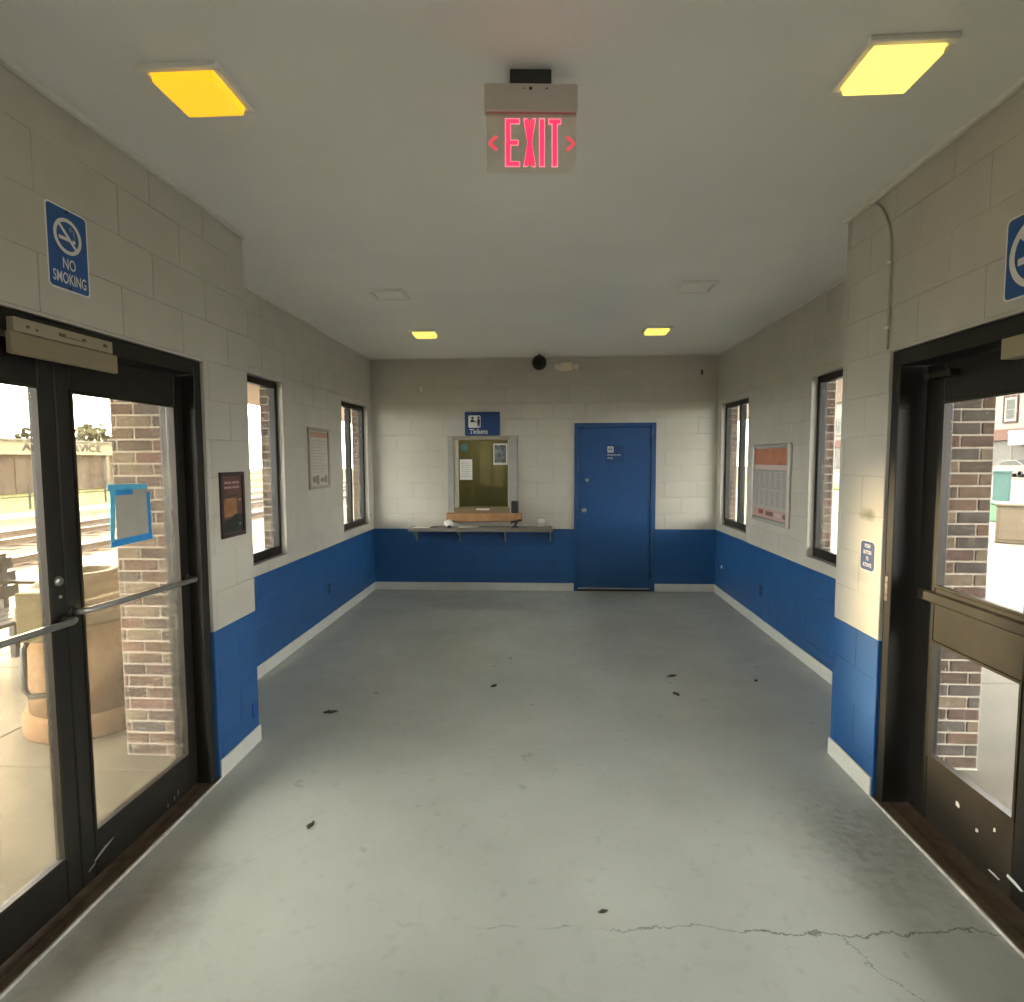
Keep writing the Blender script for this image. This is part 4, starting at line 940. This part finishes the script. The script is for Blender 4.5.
# bench beyond it
b = thing('platform_bench', 'dark slatted bench at the left edge beside the litter bin', 'bench', (-4.35, 4.05, 0.0), math.radians(90))
BD = mat('bench_dark', (0.05, 0.045, 0.04), 0.5)
for k in range(4): bx('seat_slat', BD, b, -0.8, 0.8, -0.25+k*0.12, -0.15+k*0.12, 0.42, 0.45, b=0.005)
for k in range(3): bx('back_slat', BD, b, -0.8, 0.8, 0.25+k*0.02, 0.28+k*0.02, 0.52+k*0.12, 0.62+k*0.12, b=0.005)
for u in (-0.7, 0.7):
    m = MB().box(u-0.025, u+0.025, -0.25, -0.2, 0, 0.42).box(u-0.025, u+0.025, 0.2, 0.25, 0, 0.42).box(u-0.025, u+0.025, -0.25, 0.25, 0.38, 0.42).box(u-0.025, u+0.025, 0.28, 0.33, 0.40, 0.9); m.build('leg_frame', BD, b)
    bx('armrest', BD, b, u-0.03, u+0.03, -0.27, 0.3, 0.64, 0.67, b=0.006); bx('arm_post', BD, b, u-0.02, u+0.02, -0.25, -0.21, 0.45, 0.64)

# shop building far across the street
g = thing('shop_building', 'two-storey white clad shop building far across the street', 'building', (42, 110, 0.0), -PI/2)
bx('ground_wall', mat('shop_grey', (0.062, 0.062, 0.06), 0.8, var=0.05), g, 0, 90, 0.0, 12, 0, 3.2)
bx('fascia', mat('shop_fascia', (0.06, 0.036, 0.029), 0.7), g, -0.1, 90.1, -0.4, 12, 3.2, 4.2)
m = mat('white_siding', (0.105, 0.10, 0.092), 0.8, var=0.04)
for k in range(22): bx('siding_board', m, g, 0, 90, -0.03, 0.3, 4.2+k*0.24, 4.2+k*0.24+0.236, b=0.006)
WF = mat('maroon_trim', (0.03, 0.017, 0.016), 0.7); WP = mat('upper_glass', (0.032, 0.037, 0.037), 0.5); SASH = mat('sash_white', (0.12, 0.117, 0.11), 0.6)
for u in [53.9 + 5.2*k for k in range(-8, 6)]:
    wn = MB().ring([(u-0.85, 4.75), (u+0.85, 4.75), (u+0.85, 7.2), (u-0.85, 7.2)], [(u-0.72, 4.9), (u+0.72, 4.9), (u+0.72, 7.05), (u-0.72, 7.05)], 0.031, 0.14).build('window', WF, g)
    MB().ring([(u-0.72, 4.9), (u+0.72, 4.9), (u+0.72, 7.05), (u-0.72, 7.05)], [(u-0.5, 5.1), (u+0.5, 5.1), (u+0.5, 6.85), (u-0.5, 6.85)], 0.031, 0.1).build('sash', SASH, wn)
    for a, b in ((5.1, 5.93), (6.0, 6.85)): MB().box(u-0.5, u+0.5, -0.07, -0.031, a, b).build('pane', WP, wn)
for u in [49.5 + 7*k for k in range(-5, 6)]:
    sw = MB().ring([(u-2.4, 0.7), (u+2.4, 0.7), (u+2.4, 2.8), (u-2.4, 2.8)], [(u-2.25, 0.85), (u+2.25, 0.85), (u+2.25, 2.65), (u-2.25, 2.65)], 0.001, 0.08).build('shop_window', mat('shop_frame', (0.08, 0.077, 0.073), 0.6), g)
    MB().box(u-2.25, u+2.25, -0.04, -0.001, 0.85, 2.65).build('pane', mat('shop_glass', (0.05, 0.05, 0.048), 0.5), sw)
bx('roof', mat('shop_roof', (0.10, 0.09, 0.08), 0.7), g, -0.3, 90.3, -0.6, 12.2, 9.48, 9.7)
bx('hanging_sign', mat('hanging_sign_white', (0.15, 0.155, 0.2), 0.6), g, 55.0, 56.8, -1.0, -0.405, 2.75, 4.0)
# car parked by the shop
c = thing('parked_car', 'dark car parked in front of the far shop building', 'car', (39.4, 51.6, 0.021), PI/2)
CB = mat('car_paint', (0.03, 0.03, 0.033), 0.4, spec=0.3)
prof = [(-2.1, 0.3), (2.1, 0.3), (2.15, 0.6), (2.0, 0.82), (1.2, 0.92), (0.6, 1.38), (-0.9, 1.42), (-1.7, 0.98), (-2.1, 0.92)]
MB().prism(prof, -0.85, 0.85).build('body', CB, c)
MB().prism([(1.05, 0.95), (0.55, 1.32), (-0.85, 1.36), (-1.5, 0.98)], -0.86, 0.86).build('side_glass', WP, c)
for u in (-1.3, 1.35):
    for v in (-0.87, 0.69):
        wl = MB().lathe([(0.0, 0), (0.32, 0), (0.32, 0.18), (0, 0.18)], (u, v+0.18, 0.32), 20, 'y').build('wheel', BLACK, c, True); MB().lathe([(0.0, 0), (0.18, 0), (0.17, 0.19), (0, 0.19)], (u, v+0.18, 0.32), 16, 'y').build('hub', STEEL, wl)
# bins and boxes on the right
def cabinet(name, label, cat, loc, rz, w_, d_, h_, m, mt):
    o = thing(name, label, cat, loc, rz)
    bx('body', m, o, -w_/2, w_/2, -d_/2, d_/2, 0.0, h_*0.93, b=0.02); bx('lid', mt, o, -w_/2-0.03, w_/2+0.03, -d_/2-0.03, d_/2+0.03, h_*0.93, h_, b=0.015)
    bx('door_panel', mt, o, -w_/2+0.06, w_/2-0.06, -d_/2-0.012, -d_/2, h_*0.1, h_*0.85, b=0.005)
    return o
cabinet('utility_box', 'tan utility cabinet on the sidewalk outside the right doors', 'cabinet', (9.55, 11.95, 0), math.radians(-38), 1.25, 0.7, 0.78, mat('cabinet_tan', (0.075, 0.06, 0.042), 0.7, var=0.05), mat('cabinet_tan_lid', (0.082, 0.066, 0.046), 0.7))
cabinet('recycling_box', 'low light green box beyond the tan cabinet', 'box', (12.4, 16.6, -0.05), math.radians(-38), 0.8, 0.7, 0.52, mat('light_green', (0.06, 0.125, 0.07), 0.6), mat('light_green_lid', (0.07, 0.14, 0.08), 0.6))
cabinet('teal_dumpster', 'tall teal container standing out in the street', 'container', (16.65, 22.5, -0.05), math.radians(-38), 0.5, 0.6, 1.25, mat('teal_paint', (0.033, 0.062, 0.056), 0.6), mat('teal_lid', (0.037, 0.068, 0.06), 0.6))
